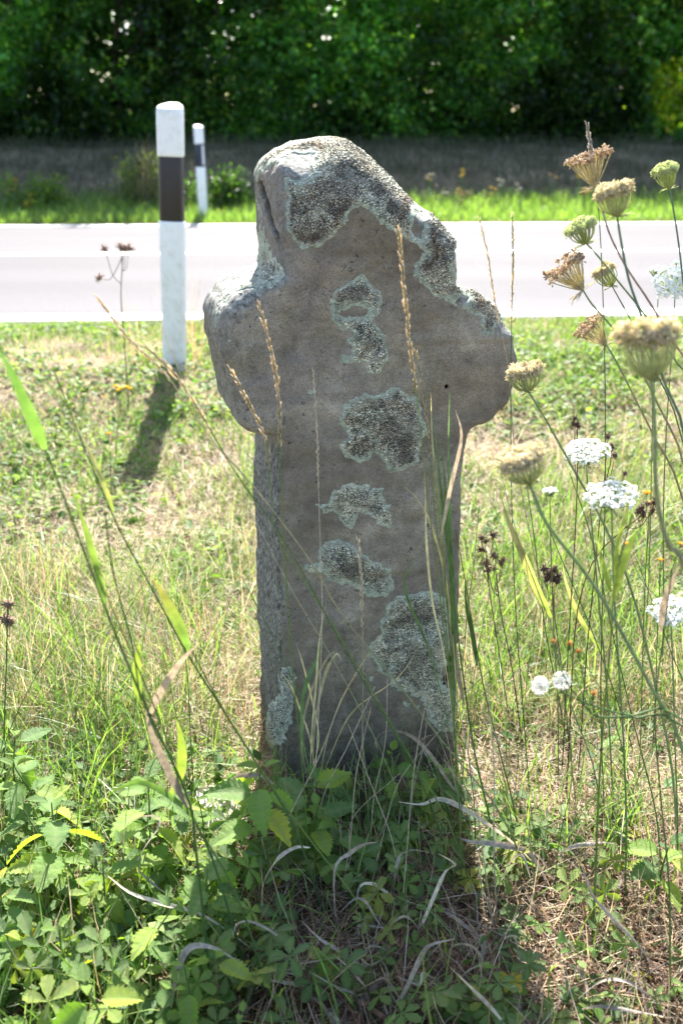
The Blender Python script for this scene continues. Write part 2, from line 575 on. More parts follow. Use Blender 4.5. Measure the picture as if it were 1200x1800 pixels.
def soil_mat():
    m, nt, out = new_mat('dry_soil')
    tc = N(nt, 'ShaderNodeTexCoord'); ob = tc.outputs['Object']
    n1 = N(nt, 'ShaderNodeTexNoise', inp={'Scale': 2.2, 'Detail': 6}); nt.links.new(ob, n1.inputs['Vector'])
    n2 = N(nt, 'ShaderNodeTexNoise', inp={'Scale': 70, 'Detail': 6, 'Roughness': 0.7}); nt.links.new(ob, n2.inputs['Vector'])
    ga = N(nt, 'ShaderNodeAttribute', attribute_name='Col')
    c = mixc(nt, 1.0, ga.outputs['Color'], ramp(nt, n1.outputs[0], [(0.35, 0.65), (0.6, 1.25)]).outputs[0], 'MULTIPLY')
    c = mixc(nt, 1.0, c, ramp(nt, n2.outputs[0], [(0.3, 0.4), (0.7, 1.7)]).outputs[0], 'MULTIPLY')
    p = N(nt, 'ShaderNodeBsdfPrincipled', inp={'Roughness': 0.95, 'Specular IOR Level': 0.1})
    nt.links.new(c, p.inputs['Base Color'])
    bp = N(nt, 'ShaderNodeBump', inp={'Strength': 0.9, 'Distance': 0.02}); nt.links.new(n2.outputs[0], bp.inputs['Height'])
    nt.links.new(bp.outputs[0], p.inputs['Normal']); nt.links.new(p.outputs[0], out.inputs[0])
    return m


def asphalt_mat():
    m, nt, out = new_mat('worn_asphalt')
    tc = N(nt, 'ShaderNodeTexCoord'); ob = tc.outputs['Object']
    n2 = N(nt, 'ShaderNodeTexNoise', inp={'Scale': 160, 'Detail': 3, 'Roughness': 0.7}); nt.links.new(ob, n2.inputs['Vector'])
    mp = N(nt, 'ShaderNodeMapping'); mp.inputs['Scale'].default_value = (0.08, 1.1, 1); nt.links.new(ob, mp.inputs['Vector'])
    n1 = N(nt, 'ShaderNodeTexNoise', inp={'Scale': 1.0, 'Detail': 4}); nt.links.new(mp.outputs[0], n1.inputs['Vector'])
    c = ramp(nt, n1.outputs[0], [(0.35, (0.076, 0.073, 0.079)), (0.65, (0.094, 0.091, 0.098))]).outputs[0]
    c = mixc(nt, 0.8, c, ramp(nt, n2.outputs[0], [(0.3, 0.6), (0.7, 1.4)]).outputs[0], 'MULTIPLY')
    p = N(nt, 'ShaderNodeBsdfPrincipled', inp={'Roughness': 0.85, 'Specular IOR Level': 0.12})
    nt.links.new(c, p.inputs['Base Color'])
    bp = N(nt, 'ShaderNodeBump', inp={'Strength': 0.15, 'Distance': 0.003}); nt.links.new(n2.outputs[0], bp.inputs['Height'])
    nt.links.new(bp.outputs[0], p.inputs['Normal']); nt.links.new(p.outputs[0], out.inputs[0])
    return m


def simple_mat(name, col, rough=0.5, spec=0.4, dirt=0.0, dirtcol=(0.3, 0.25, 0.18), sss=0.0, zdirt=None, metal=0.0):
    m, nt, out = new_mat(name)
    tc = N(nt, 'ShaderNodeTexCoord'); ob = tc.outputs['Object']
    n = N(nt, 'ShaderNodeTexNoise', inp={'Scale': 28, 'Detail': 5, 'Roughness': 0.65}); nt.links.new(ob, n.inputs['Vector'])
    f = ramp(nt, n.outputs[0], [(0.5, 0.0), (0.75, dirt)]).outputs[0]
    c = mixc(nt, f, col, dirtcol)
    if zdirt:
        sx = N(nt, 'ShaderNodeSeparateXYZ'); nt.links.new(ob, sx.inputs[0])
        zf = ramp(nt, math_n(nt, 'DIVIDE', sx.outputs[2], zdirt), [(0.0, 0.75), (0.35, 0.25), (1.0, 0.0)]).outputs[0]
        n3 = N(nt, 'ShaderNodeTexNoise', inp={'Scale': 14, 'Detail': 6, 'Roughness': 0.7}); nt.links.new(ob, n3.inputs['Vector'])
        zf = math_n(nt, 'MULTIPLY', zf, ramp(nt, n3.outputs[0], [(0.35, 0.25), (0.7, 1.0)]).outputs[0])
        c = mixc(nt, zf, c, dirtcol)
    p = N(nt, 'ShaderNodeBsdfPrincipled', inp={'Roughness': rough, 'Specular IOR Level': spec, 'Metallic': metal})
    nt.links.new(c, p.inputs['Base Color'])
    nt.links.new(p.outputs[0], out.inputs[0])
    return m


M_STONE = stone_mat(); M_LICHEN = lichen_mat(); M_SOIL = soil_mat(); M_ASPH = asphalt_mat()
M_PAINT = simple_mat('road_paint', (0.78, 0.78, 0.76), 0.6, 0.4, 0.2, (0.4, 0.39, 0.38))
M_WHITE = simple_mat('post_plastic', (0.78, 0.79, 0.80), 0.45, 0.45, 0.38, (0.42, 0.38, 0.30), zdirt=0.55)
M_BLACK = simple_mat('post_band', (0.022, 0.018, 0.018), 0.45, 0.4, 0.2, (0.06, 0.05, 0.045))
M_BLUEBLACK = simple_mat('post_band_far', (0.012, 0.015, 0.035), 0.4, 0.5)
M_REFL = simple_mat('reflector', (0.70, 0.74, 0.80), 0.15, 0.8)

# ------------------------------------------------------------------ terrain and road
def build_ground():
    vs = np.concatenate([np.linspace(-400, -20, 10), np.linspace(-14, -2, 6), np.arange(-1.2, 6, 0.06), np.arange(6, 11, 0.6), np.arange(11.1, 19, 0.15), np.linspace(20, 60, 14), np.geomspace(75, 900, 10)])
    us = np.concatenate([-np.geomspace(900, 12, 14), np.linspace(-10, -4.2, 16), np.arange(-4, 4.01, 0.07), np.linspace(4.2, 10, 16), np.geomspace(12, 900, 14)])
    U, Vv = np.meshgrid(us, vs)
    X = U * RU[0] + Vv * RV[0]; Y = U * RU[1] + Vv * RV[1]
    Z = ground(X, Y)
    V = np.stack([X, Y, Z], -1).reshape(-1, 3)
    nu = len(us); i, j = np.meshgrid(np.arange(len(vs) - 1), np.arange(nu - 1), indexing='ij')
    a = (i * nu + j).ravel()
    F = np.stack([a, a + 1, a + nu + 1, a + nu], 1)
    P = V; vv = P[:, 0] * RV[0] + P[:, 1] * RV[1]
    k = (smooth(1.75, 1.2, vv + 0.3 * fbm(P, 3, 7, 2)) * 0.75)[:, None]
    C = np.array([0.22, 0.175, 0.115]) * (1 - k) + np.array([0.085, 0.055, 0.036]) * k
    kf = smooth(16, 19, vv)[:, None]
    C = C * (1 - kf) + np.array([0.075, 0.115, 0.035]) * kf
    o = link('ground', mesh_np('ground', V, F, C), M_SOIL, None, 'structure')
    return o


build_ground()


def strip(name, v0, v1, z, mat, u0=-250, u1=250, thick=0.0, seed=0, rag=0.0):
    us = np.concatenate([np.linspace(u0, -12, 20), np.arange(-11.9, 12, 0.1), np.linspace(12, u1, 20)])
    P = np.stack([us, us * 0, us * 0], 1)
    r0 = rag * vnoise(P, 7, seed); r1 = rag * vnoise(P, 7, seed + 1)
    rows = []
    for vv, zz in ((v0 + r0, z - thick), (v0 + r0, z), (v1 + r1, z), (v1 + r1, z - thick)):
        vv = vv + us * 0
        rows.append(np.stack([us * RU[0] + vv * RV[0], us * RU[1] + vv * RV[1], us * 0 + zz], 1))
    V = np.concatenate(rows); n = len(us)
    F = []
    for k in range(3) if thick > 0 else (1,):
        a = k * n + np.arange(n - 1)
        F.append(np.stack([a, a + 1, a + n + 1, a + n], 1))
    return link(name, mesh_np(name, V, np.concatenate(F), smooth_sh=False), mat, None, 'structure')


strip('road', V0 - 0.03, V1, ROAD_Z, M_ASPH, thick=0.06, seed=5, rag=0.012)
strip('road_edge_line', V0 + 0.04, V0 + 0.24, ROAD_Z + 0.004, M_PAINT, seed=9, rag=0.004)
strip('road_centre_line', 8.36, 8.50, ROAD_Z + 0.004, M_PAINT, seed=14, rag=0.003)
strip('road_edge_line', V1 - 0.26, V1 - 0.12, ROAD_Z + 0.004, M_PAINT, seed=19, rag=0.004)

# ------------------------------------------------------------------ the stone cross
TH = math.radians(14)
CX, CY = 0.0, 1.60
SU = np.array([math.cos(TH), math.sin(TH)])       # along the face, to the right
SN = np.array([math.sin(TH), -math.cos(TH)])      # out of the face, to the camera


def to_face(px, py, dep=0.0):
    """photo pixel -> (s, z) on the front face plane of the cross"""
    d = pdir(px, py)
    t = (CX * SN[0] + CY * SN[1] - dep) / (d[0] * SN[0] + d[1] * SN[1])
    x, y, z = d[0] * t, d[1] * t, CAMZ + d[2] * t
    return ((x - CX) * SU[0] + (y - CY) * SU[1], z)


OUT = [(503, 1560), (500, 1420), (497, 1300), (494, 1200), (491, 1100), (488, 1000), (487, 920), (489, 840), (494, 780), (488, 766), (462, 765), (436, 759), (420, 744),
       (412, 700), (400, 660), (391, 620), (388, 580), (397, 547), (416, 522), (445, 506), (482, 500), (497, 486), (496, 440), (492, 400), (489, 350), (490, 308), (500, 284), (522, 266),
       (560, 251), (600, 243), (630, 246), (655, 261), (677, 280), (702, 312), (732, 352), (766, 387), (788, 420), (791, 455), (793, 498), (806, 506), (832, 512), (868, 539), (893, 583),
       (901, 622), (896, 660), (881, 706), (851, 737), (822, 747), (813, 758), (811, 800), (808, 850), (806, 950), (806, 1050), (803, 1150), (800, 1250), (797, 1340), (798, 1420), (800, 1560)]
DEP = [0.0 if i < 27 else 0.02 if i < 29 else 0.035 if i < 33 else 0.045 if i < 39 else 0.036 if i < 49 else 0.014 for i in range(len(OUT))]
POLY = np.array([to_face(*p, dep=q) for p, q in zip(OUT, DEP)])


def poly_sdf(Q, P):
    """signed distance to polygon P, negative inside; Q (...,2)"""
    d = np.full(Q.shape[:-1], 1e9); ins = np.zeros(Q.shape[:-1], bool)
    n = len(P)
    for i in range(n):
        a, b = P[i], P[(i + 1) % n]
        e = b - a; w = Q - a
        t = np.clip((w[..., 0] * e[0] + w[..., 1] * e[1]) / (e @ e + 1e-12), 0, 1)
        dx = w[..., 0] - e[0] * t; dy = w[..., 1] - e[1] * t
        d = np.minimum(d, dx * dx + dy * dy)
        c = (a[1] > Q[..., 1]) != (b[1] > Q[..., 1])
        with np.errstate(divide='ignore', invalid='ignore'):
            xi = (b[0] - a[0]) * (Q[..., 1] - a[1]) / (b[1] - a[1]) + a[0]
        ins ^= c & (Q[..., 0] < xi)
    d = np.sqrt(d)
    return np.where(ins, -d, d)


def seg_dist(Q, A, B):
    A = np.asarray(A); B = np.asarray(B)
    e = B - A; w = Q - A
    t = np.clip((w @ e) / (e @ e), 0, 1)
    return np.linalg.norm(w - t[..., None] * e, axis=-1)


THICK = 0.24


def surface_nets(field, org, h):
    """field (nx,ny,nz) sampled at org + h*i -> verts, quads"""
    nx, ny, nz = field.shape
    S = field < 0
    c = [S[a:nx - 1 + a, b:ny - 1 + b, e:nz - 1 + e] for a in (0, 1) for b in (0, 1) for e in (0, 1)]
    allin = np.logical_and.reduce(c); anyin = np.logical_or.reduce(c)
    act = anyin & ~allin
    I = np.argwhere(act)
    idx = -np.ones(act.shape, np.int64); idx[tuple(I.T)] = np.arange(len(I))
    acc = np.zeros((len(I), 3)); cnt = np.zeros(len(I))
    corners = [(a, b, e) for a in (0, 1) for b in (0, 1) for e in (0, 1)]
    vals = {cc: field[I[:, 0] + cc[0], I[:, 1] + cc[1], I[:, 2] + cc[2]] for cc in corners}
    for cc in corners:
        for ax in range(3):
            if cc[ax] == 0:
                dd = list(cc); dd[ax] = 1; dd = tuple(dd)
                f0, f1 = vals[cc], vals[dd]
                m = (f0 < 0) != (f1 < 0)
                t = np.where(m, f0 / np.where(m, f0 - f1, 1), 0)
                p = np.repeat(np.array([cc], float), len(I), 0); p[:, ax] += t
                acc += p * m[:, None]; cnt += m
    V = (I + acc / cnt[:, None]) * h + org
    quads = []
    for ax in range(3):
        sl0 = [slice(None)] * 3; sl1 = [slice(None)] * 3
        sl0[ax] = slice(0, -1); sl1[ax] = slice(1, None)
        diff = S[tuple(sl0)] != S[tuple(sl1)]
        E = np.argwhere(diff)
        b, c2 = (ax + 1) % 3, (ax + 2) % 3
        ok = (E[:, b] > 0) & (E[:, c2] > 0) & (E[:, b] < field.shape[b] - 1) & (E[:, c2] < field.shape[c2] - 1)
        E = E[ok]
        ins = S[tuple(E.T)]
        def cell(db, dc):
            q = E.copy(); q[:, b] += db; q[:, c2] += dc
            return idx[tuple(q.T)]
        q = np.stack([cell(-1, -1), cell(0, -1), cell(0, 0), cell(-1, 0)], 1)
        q[~ins] = q[~ins][:, ::-1]
        quads.append(q)
    Q = np.concatenate(quads)
    Q = Q[(Q >= 0).all(1)]
    return V, Q


def build_cross():
    h = 0.0031
    lo = np.array([POLY[:, 0].min() - 0.02, -0.03, -0.10]); hi = np.array([POLY[:, 0].max() + 0.02, THICK + 0.03, POLY[:, 1].max() + 0.02])
    n = np.ceil((hi - lo) / h).astype(int)
    xs = lo[0] + h * np.arange(n[0]); ys = lo[1] + h * np.arange(n[1]); zs = lo[2] + h * np.arange(n[2])
    S2, Z2 = np.meshgrid(xs, zs, indexing='ij')
    q = np.stack([S2, Z2], -1)
    P3 = np.stack([S2, S2 * 0, Z2], -1)
    q = q + np.stack([0.005 * fbm(P3, 18, 31, 4, .6), 0.005 * fbm(P3, 18, 77, 4, .6)], -1)
    d2 = poly_sdf(q, POLY)                                   # (nx,nz)
    ztop = to_face(600, 243)[1]
    zsh = to_face(600, 500)[1]
    # rounding radius: worn head and arms, crisper shaft
    rr = 0.014 + 0.022 * smooth(zsh - 0.12, ztop, Z2) + 0.012 * smooth(0.18, 0.24, np.abs(S2 - 0.02)) * smooth(to_face(600, 780)[1], zsh - .1, Z2)
    rr = np.maximum(rr + 0.009 * fbm(P3, 14, 12, 3), 0.004)
    # front face relief: broad hollows, a shelf low on the right, the head falling back
    fr = 0.006 * fbm(P3, 6, 21, 3) + 0.0034 * fbm(P3, 17, 23, 4, 0.6)
    fr = fr + 0.030 * smooth(ztop - 0.13, ztop + 0.01, Z2) ** 1.5            # top leans back
    upper = smooth(zsh + 0.07, zsh + 0.13, Z2)
    armt = 0.45 * smooth(0.17, 0.21, np.abs(S2 - 0.01)) * smooth(zsh - 0.10, zsh - 0.05, Z2)
    fr = fr + 0.062 * smooth(-0.05, 0.004, d2) ** 1.6 * np.maximum(upper * smooth(POLY[20, 0] + .02, POLY[20, 0] + 0.07, S2), armt)
    s_r, z_r = to_face(735, 400)
    fr = fr + 0.012 * smooth(0.05, 0.17, S2 + (Z2 - z_r) * 0.8) * smooth(zsh + .05, z_r, Z2)
    led = to_face(640, 1010)
    fr = fr + 0.003 * smooth(led[1] + .004, led[1] - .004, Z2 + 0.1 * (S2 - led[0]) + 0.006 * vnoise(P3, 20, 5)) * smooth(0.13, 0.04, np.abs(S2 - led[0]))
    fr = fr + 0.0028 * smooth(0.0, 0.006, (to_face(700, 605)[1] + 0.006 * vnoise(P3, 12, 9)) - Z2) * smooth(0.02, 0.12, S2)
    Yg = ys[None, :, None]
    D2 = d2[:, None, :]; R = rr[:, None, :]
    # a slightly wider back so that the flank shows
    yl = np.maximum(-(Yg - fr[:, None, :]), Yg - THICK - 0.006 * fbm(P3, 6, 44)[:, None, :])
    wx = D2 + R; wy = yl + R
    F = np.minimum(np.maximum(wx, wy), 0) + np.sqrt(np.maximum(wx, 0) ** 2 + np.maximum(wy, 0) ** 2) - R
    F = F.astype(np.float32)
    # fine 3-D roughness near the surface only
    nb = np.argwhere(np.abs(F) < 0.012)
    Pn = nb * h + lo
    rough = 0.0030 * fbm(Pn, 34, 51, 3, 0.65)
    sidef = smooth(0.0, 0.02, Pn[:, 1]) * smooth(0.03, 0.0, Pn[:, 0] - np.interp(Pn[:, 2], [0, .9], [POLY[0, 0] + .0, POLY[0, 0] - .005]))
    Pst = Pn * np.array([1.0, 1.0, 0.45])
    rough = rough + 0.0020 * sidef * fbm(Pst, 70, 61, 2)
    # crack on the upper left flank, broken pockets
    def p3(px, py, off=0.0):
        # point on the left flank / face of the local frame seen at this pixel: use the face plane extended
        s, z = to_face(px, py); return s, z
    F[tuple(nb.T)] += rough
    # holes: small bored plug on the right arm, pocket low right, nicks
    cuts = [((785, 680), 0.0035, 0.012), ((733, 545), 0.002, 0.006), ((790, 1178), 0.007, 0.020), ((787, 1195), 0.006, 0.018), ((792, 1160), 0.006, 0.018), ((782, 1205), 0.004, 0.012)]
    pits = []
    for (px, py), r, dep in cuts:
        s, z = to_face(px, py)
        c = np.array([s, 0.0, z])
        i0 = np.maximum(((c - 0.03 - lo) / h).astype(int), 0); i1 = np.minimum(i0 + int(0.06 / h) + 1, np.array(F.shape))
        g = np.stack(np.meshgrid(*[np.arange(i0[k], i1[k]) * h + lo[k] for k in range(3)], indexing='ij'), -1)
        rad = np.sqrt((g[..., 0] - c[0]) ** 2 + (g[..., 2] - c[2]) ** 2) - r
        cap = g[..., 1] - dep
        cyl = np.maximum(rad, cap)
        sl = tuple(slice(i0[k], i1[k]) for k in range(3))
        F[sl] = np.maximum(F[sl], -cyl)
        pits.append((s, z, r))
    # crack on the head's left corner
    crp = [(459, 322), (464, 345), (471, 368), (478, 395), (484, 412), (490, 428)]
    V, Q = surface_nets(F, lo, h)
    # to world
    def tw(L):
        return np.stack([CX + L[:, 0] * SU[0] - L[:, 1] * SN[0], CY + L[:, 0] * SU[1] - L[:, 1] * SN[1], L[:, 2]], 1)
    W = tw(V)
    # normals
    def vnormals(W, Q):
        a = W[Q[:, 1]] - W[Q[:, 0]]; b = W[Q[:, 3]] - W[Q[:, 0]]
        fn = np.cross(a, b); nn = np.zeros_like(W)
        for k in range(4):
            for ax in range(3): nn[:, ax] += np.bincount(Q[:, k], fn[:, ax], len(W))
        return norm(nn)
    NR = vnormals(W, Q)
    px, py = topx(W)
    # carve the crack where it is seen on the flank
    vis = NR[:, 1] < 0.15
    cd = np.full(len(W), 99.0)
    pp = np.stack([px + 3 * vnoise(W, 60, 2), py], 1)
    for a, b in zip(crp[:-1], crp[1:]): cd = np.minimum(cd, seg_dist(pp, a, b))
    cr = smooth(4.6, 1.6, cd) * vis * smooth(440, 405, py)
    W = W - NR * (cr * 0.009)[:, None]
    pit = np.maximum(cr, 0)
    for (s, z, r) in pits:
        m = np.sqrt((V[:, 0] - s) ** 2 + (V[:, 2] - z) ** 2) < r * 1.05
        pit = np.maximum(pit, m * (V[:, 1] > fr.max() * 0 + 0.004) * 1.0)
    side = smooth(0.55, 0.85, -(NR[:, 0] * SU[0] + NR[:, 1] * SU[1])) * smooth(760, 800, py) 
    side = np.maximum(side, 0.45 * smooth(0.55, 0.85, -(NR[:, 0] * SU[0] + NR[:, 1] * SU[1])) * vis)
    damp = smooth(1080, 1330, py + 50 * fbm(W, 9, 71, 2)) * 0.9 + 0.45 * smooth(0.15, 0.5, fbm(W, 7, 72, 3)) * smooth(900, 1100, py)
    crust = smooth(0.25, 0.6, NR[:, 2] + 0.25 * fbm(W, 14, 73, 3)) * smooth(700, 600, py)
    arm = smooth(600, 520, py) * ((px < 460) | (px > 790))
    crust = np.maximum(crust, arm * smooth(-0.05, 0.35, NR[:, 2] + 0.5 * fbm(W, 25, 74, 3)))
    root = empty('stone_cross', (CX, CY, 0), 'weathered grey sandstone cross with round lichen patches standing in the grass', 'stone cross')
    org = np.array([CX, CY, 0])
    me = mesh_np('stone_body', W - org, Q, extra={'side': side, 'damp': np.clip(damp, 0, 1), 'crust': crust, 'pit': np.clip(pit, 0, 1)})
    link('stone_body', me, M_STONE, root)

    # ---- lichens: pieces of the surface lifted off it, outline in lobes
    def patch(name_label, polys, holes=(), thick=0.0035, brown=0.0, grey=0.0, top=False, crumb=0.0, warp=1.0, spots=()):
        wp = np.stack([px + warp * (7 * fbm(W, 55, 81, 2) + 3.5 * vnoise(W, 170, 83)), py + warp * (7 * fbm(W, 55, 91, 2) + 3.5 * vnoise(W, 170, 93))], 1)
        sd = np.full(len(W), 1e3)
        for P in polys:
            P = np.array(P, float)
            bb = (px > P[:, 0].min() - 40) & (px < P[:, 0].max() + 40) & (py > P[:, 1].min() - 40) & (py < P[:, 1].max() + 40)
            sd[bb] = np.minimum(sd[bb], poly_sdf(wp[bb], P))
        for (cx, cy, r) in spots:
            sd = np.minimum(sd, np.hypot(wp[:, 0] - cx, wp[:, 1] - cy) - r)
        for (cx, cy, rx, ry) in holes:
            hd = (np.sqrt(((wp[:, 0] - cx) / rx) ** 2 + ((wp[:, 1] - cy) / ry) ** 2) - 1) * min(rx, ry)
            sd = np.maximum(sd, -hd)
        if crumb > 0:     # broken-up rim
            f1, _, _ = cellnoise(W, 90, 7)
            sd = sd + crumb * np.clip(f1 - 0.25, 0, 1) * 14
        ok = (NR[:, 1] < (0.95 if top else 0.2)) 
        sdf = np.where(ok, sd, 50.0)
        keep = (sdf < 4.5)
        Qk = Q[keep[Q].any(1)]
        if len(Qk) < 4: return
        # one linear subdivision
        ids, inv = np.unique(Qk, return_inverse=True); Qk = inv.reshape(Qk.shape)
        v, nn, sv = W[ids], NR[ids], sdf[ids]
        E = np.sort(np.concatenate([Qk[:, [0, 1]], Qk[:, [1, 2]], Qk[:, [2, 3]], Qk[:, [3, 0]]]), axis=1)
        Eu, ei = np.unique(E, axis=0, return_inverse=True); ei = ei.reshape(4, -1).T
        m_ = lambda A: np.concatenate([A, A[Eu].mean(1), A[Qk].mean(1)])
        nv, ne = len(v), len(Eu)
        v2, n2, s2 = m_(v), norm(m_(nn)), m_(sv)
        cidx = nv + ne + np.arange(len(Qk)); e_ = nv + ei
        Q2 = np.concatenate([np.stack([Qk[:, k], e_[:, k], cidx, e_[:, (k + 3) % 4]], 1) for k in range(4)])
        f1, f21, cid = cellnoise(v2 + 0.002 * np.stack([vnoise(v2, 90, 61), vnoise(v2, 90, 62), vnoise(v2, 90, 63)], 1), 250, 3)
        inner = smooth(-3, -13, s2)
        blob = smooth(0.05, 0.45, f21)
        rim = smooth(1.5, -2.0, s2)
        lob = 0.5 + 0.5 * vnoise(v2, 120, 6)
        hgt = rim * (thick * 0.6 * (0.35 + 0.3 * lob) + inner * thick * 0.65 * (0.25 + 0.8 * blob)) + (rim - 1) * 0.0012
        v3 = v2 + n2 * hgt[:, None]
        teal = np.array([0.36, 0.415, 0.325]); teal2 = np.array([0.48, 0.51, 0.40])
        cream = np.array([0.66, 0.60, 0.42]); brn = np.array([0.17, 0.105, 0.062]); gry = np.array([0.46, 0.48, 0.42])
        k = (0.5 + 0.5 * fbm(v2, 45, 14, 2))[:, None]
        marg = teal * (1 - k) + teal2 * k
        cc = 0.5 + 0.5 * fbm(v2, 28, 15, 2)
        ins_ = cream * cc[:, None] + gry * (1 - cc[:, None])
        tl = smooth(0.0, 0.4, fbm(v2, 36, 41, 3))[:, None]
        ins_ = ins_ * (1 - 0.7 * tl) + teal2 * 0.7 * tl
        ins_ = ins_ * (0.85 + 0.65 * cid[:, None])
        f = smooth(-2, -14, s2 + 10 * fbm(v2, 26, 18, 3))[:, None]
        C = marg * (1 - f) + ins_ * f
        bz = (np.exp(-((s2 + 17) / 8.0) ** 2) * brown * smooth(-0.3, 0.35, fbm(v2, 22, 19, 2)))[:, None]
        hz = (smooth(-14, -32, s2) * 0.5 * smooth(-.35, .25, fbm(v2, 24, 29, 3)))[:, None]
        C = C * (1 - hz) + np.array([0.15, 0.12, 0.09]) * hz
        C = C * (1 - bz) + brn * bz
        dk = (smooth(0.02, 0.45, fbm(v2, 38, 25, 3)) * inner * 0.6)[:, None]
        C = C * (1 - dk) + np.array([0.10, 0.09, 0.08]) * dk
        if grey > 0: C = C * (1 - grey) + np.array([0.40, 0.41, 0.37]) * grey * (0.6 + 0.6 * cid[:, None])
        gap = smooth(-2, -11, s2)
        # drop quads wholly sunk
        me = mesh_np('lichen_patch', v3 - org, Q2[:, ::1], C, extra={'areole': gap})
        o = link('lichen_patch', me, M_LICHEN, root)
        o['label'] = name_label

    patch('thick pale lichen crust capping the head of the cross',
          [[(498, 312), (530, 300), (545, 288), (548, 272), (505, 276), (470, 296), (452, 318), (444, 300), (470, 262), (520, 245), (600, 228), (665, 240), (760, 350), (815, 420), (800, 470), (808, 500), (850, 500), (890, 550), (880, 568),
            (862, 590), (846, 588), (840, 560), (812, 545), (775, 525), (745, 505), (726, 482), (724, 462), (748, 446), (724, 428), (700, 414), (672, 395), (650, 372), (633, 364), (618, 372), (606, 395), (590, 418), (562, 434), (530, 441), (509, 428), (500, 390), (503, 350)]],
          holes=[(520, 298, 28, 16), (735, 395, 10, 22), (812, 528, 9, 6)], thick=0.005, crumb=0.35, brown=0.85, top=True)
    patch('round lichen patch in the middle of the upper face',
          [[(628, 484), (640, 478), (646, 492), (660, 500), (672, 520), (673, 545), (662, 560), (670, 575), (681, 592), (684, 630), (672, 655), (660, 666), (645, 655), (640, 640), (620, 640), (598, 634), (596, 624), (618, 620), (608, 600), (616, 585), (592, 577), (580, 560), (577, 535), (590, 505), (610, 495)]],
          holes=[(622, 548, 18, 8)], thick=0.004, crumb=0.5)
    patch('large dark centred lichen patch at the level of the arms',
          [[(597, 730), (605, 712), (630, 698), (642, 690), (660, 699), (680, 683), (702, 683), (720, 698), (735, 705), (748, 735), (752, 757), (742, 770), (738, 790), (735, 815), (715, 826), (690, 831), (672, 820), (668, 802), (655, 796), (648, 810), (632, 812), (603, 800), (597, 780), (612, 765), (594, 748)]],
          thick=0.0045, brown=0.4)
    patch('broken arc of lichen below the arms',
          [[(552, 886), (575, 880), (582, 860), (600, 850), (640, 847), (674, 858), (679, 880), (692, 905), (691, 931), (665, 930), (655, 915), (640, 904), (630, 915), (624, 931), (605, 933), (595, 920), (590, 905), (562, 900)]],
          thick=0.0035, crumb=0.8)
    patch('wavy lichen patch on the middle of the shaft',
          [[(562, 965), (575, 953), (600, 945), (625, 960), (640, 975), (660, 988), (682, 995), (694, 1020), (690, 1040), (678, 1052), (650, 1048), (635, 1040), (620, 1030), (600, 1025), (576, 1018), (570, 1003), (548, 1008), (530, 1004), (535, 994), (560, 990)]],
          thick=0.004, brown=0.4)
    patch('largest lichen patch low on the right of the shaft',
          [[(680, 1070), (695, 1050), (720, 1040), (755, 1040), (785, 1052), (790, 1080), (794, 1130), (784, 1165), (772, 1200), (800, 1215), (800, 1290), (775, 1290), (752, 1265), (748, 1240), (735, 1228), (710, 1215), (690, 1208), (680, 1192), (660, 1170), (648, 1150), (650, 1130), (670, 1115), (668, 1095)]],
          thick=0.0045, crumb=0.2)
    patch('pale grey lichen cushion low on the left edge',
          [[(492, 1172), (514, 1170), (522, 1195), (516, 1225), (512, 1270), (500, 1302), (480, 1316), (468, 1300), (472, 1240), (494, 1222)]], thick=0.006, grey=0.55)
    patch('lichen on the flank of the head by the left arm',
          [[(448, 470), (456, 430), (450, 360), (458, 350), (468, 420), (480, 445), (495, 460), (500, 492), (482, 506), (455, 500)]], thick=0.003, crumb=0.6, warp=1.4)
    patch('grey lichen crust along the top of the left arm',
          [[(370, 560), (385, 520), (405, 500), (440, 484), (470, 490), (470, 515), (430, 515), (405, 528), (388, 556), (380, 600)]], thick=0.0035, grey=0.3, crumb=1.0, warp=1.6, top=True)
    patch('small lichen rosettes scattered over the face', [], spots=[(545, 692, 7), (480, 575, 4), (655, 1195, 6), (735, 1240, 5), (712, 1240, 6), (560, 820, 2.5), (405, 602, 4), (413, 640, 3), (604, 632, 4), (850, 565, 10), (880, 560, 8)], thick=0.002)
    [c for c in root.children][-1]['kind'] = 'stuff'
    return root


build_cross()

# pale flat stone lying left of the foot of the cross
def loose_stone():
    c = ghit(372, 1424)
    lo = np.array([-0.10, -0.09, -0.05]); h = 0.004
    n = (np.array([0.20, 0.18, 0.09]) / h).astype(int)
    g = np.stack(np.meshgrid(*[np.arange(n[k]) * h + lo[k] for k in range(3)], indexing='ij'), -1)
    f = np.sqrt((g[..., 0] / 0.085) ** 2 + (g[..., 1] / 0.075) ** 2 + (g[..., 2] / 0.026) ** 2) - 1
    f = f * 0.03 + 0.012 * fbm(g, 16, 3, 3)
    V, Q = surface_nets(f.astype(np.float32), lo, h)
    me = mesh_np('loose_stone', V, Q)
    m = simple_mat('pale_fieldstone', (0.42, 0.38, 0.34), 0.9, 0.2, 0.6, (0.25, 0.22, 0.19))
    o = link('loose_stone', me, m)
    o.location = (c[0], c[1], c[2] + 0.012)
    tag(o, 'pale flat fieldstone lying in the weeds left of the cross foot', 'stone')


loose_stone()

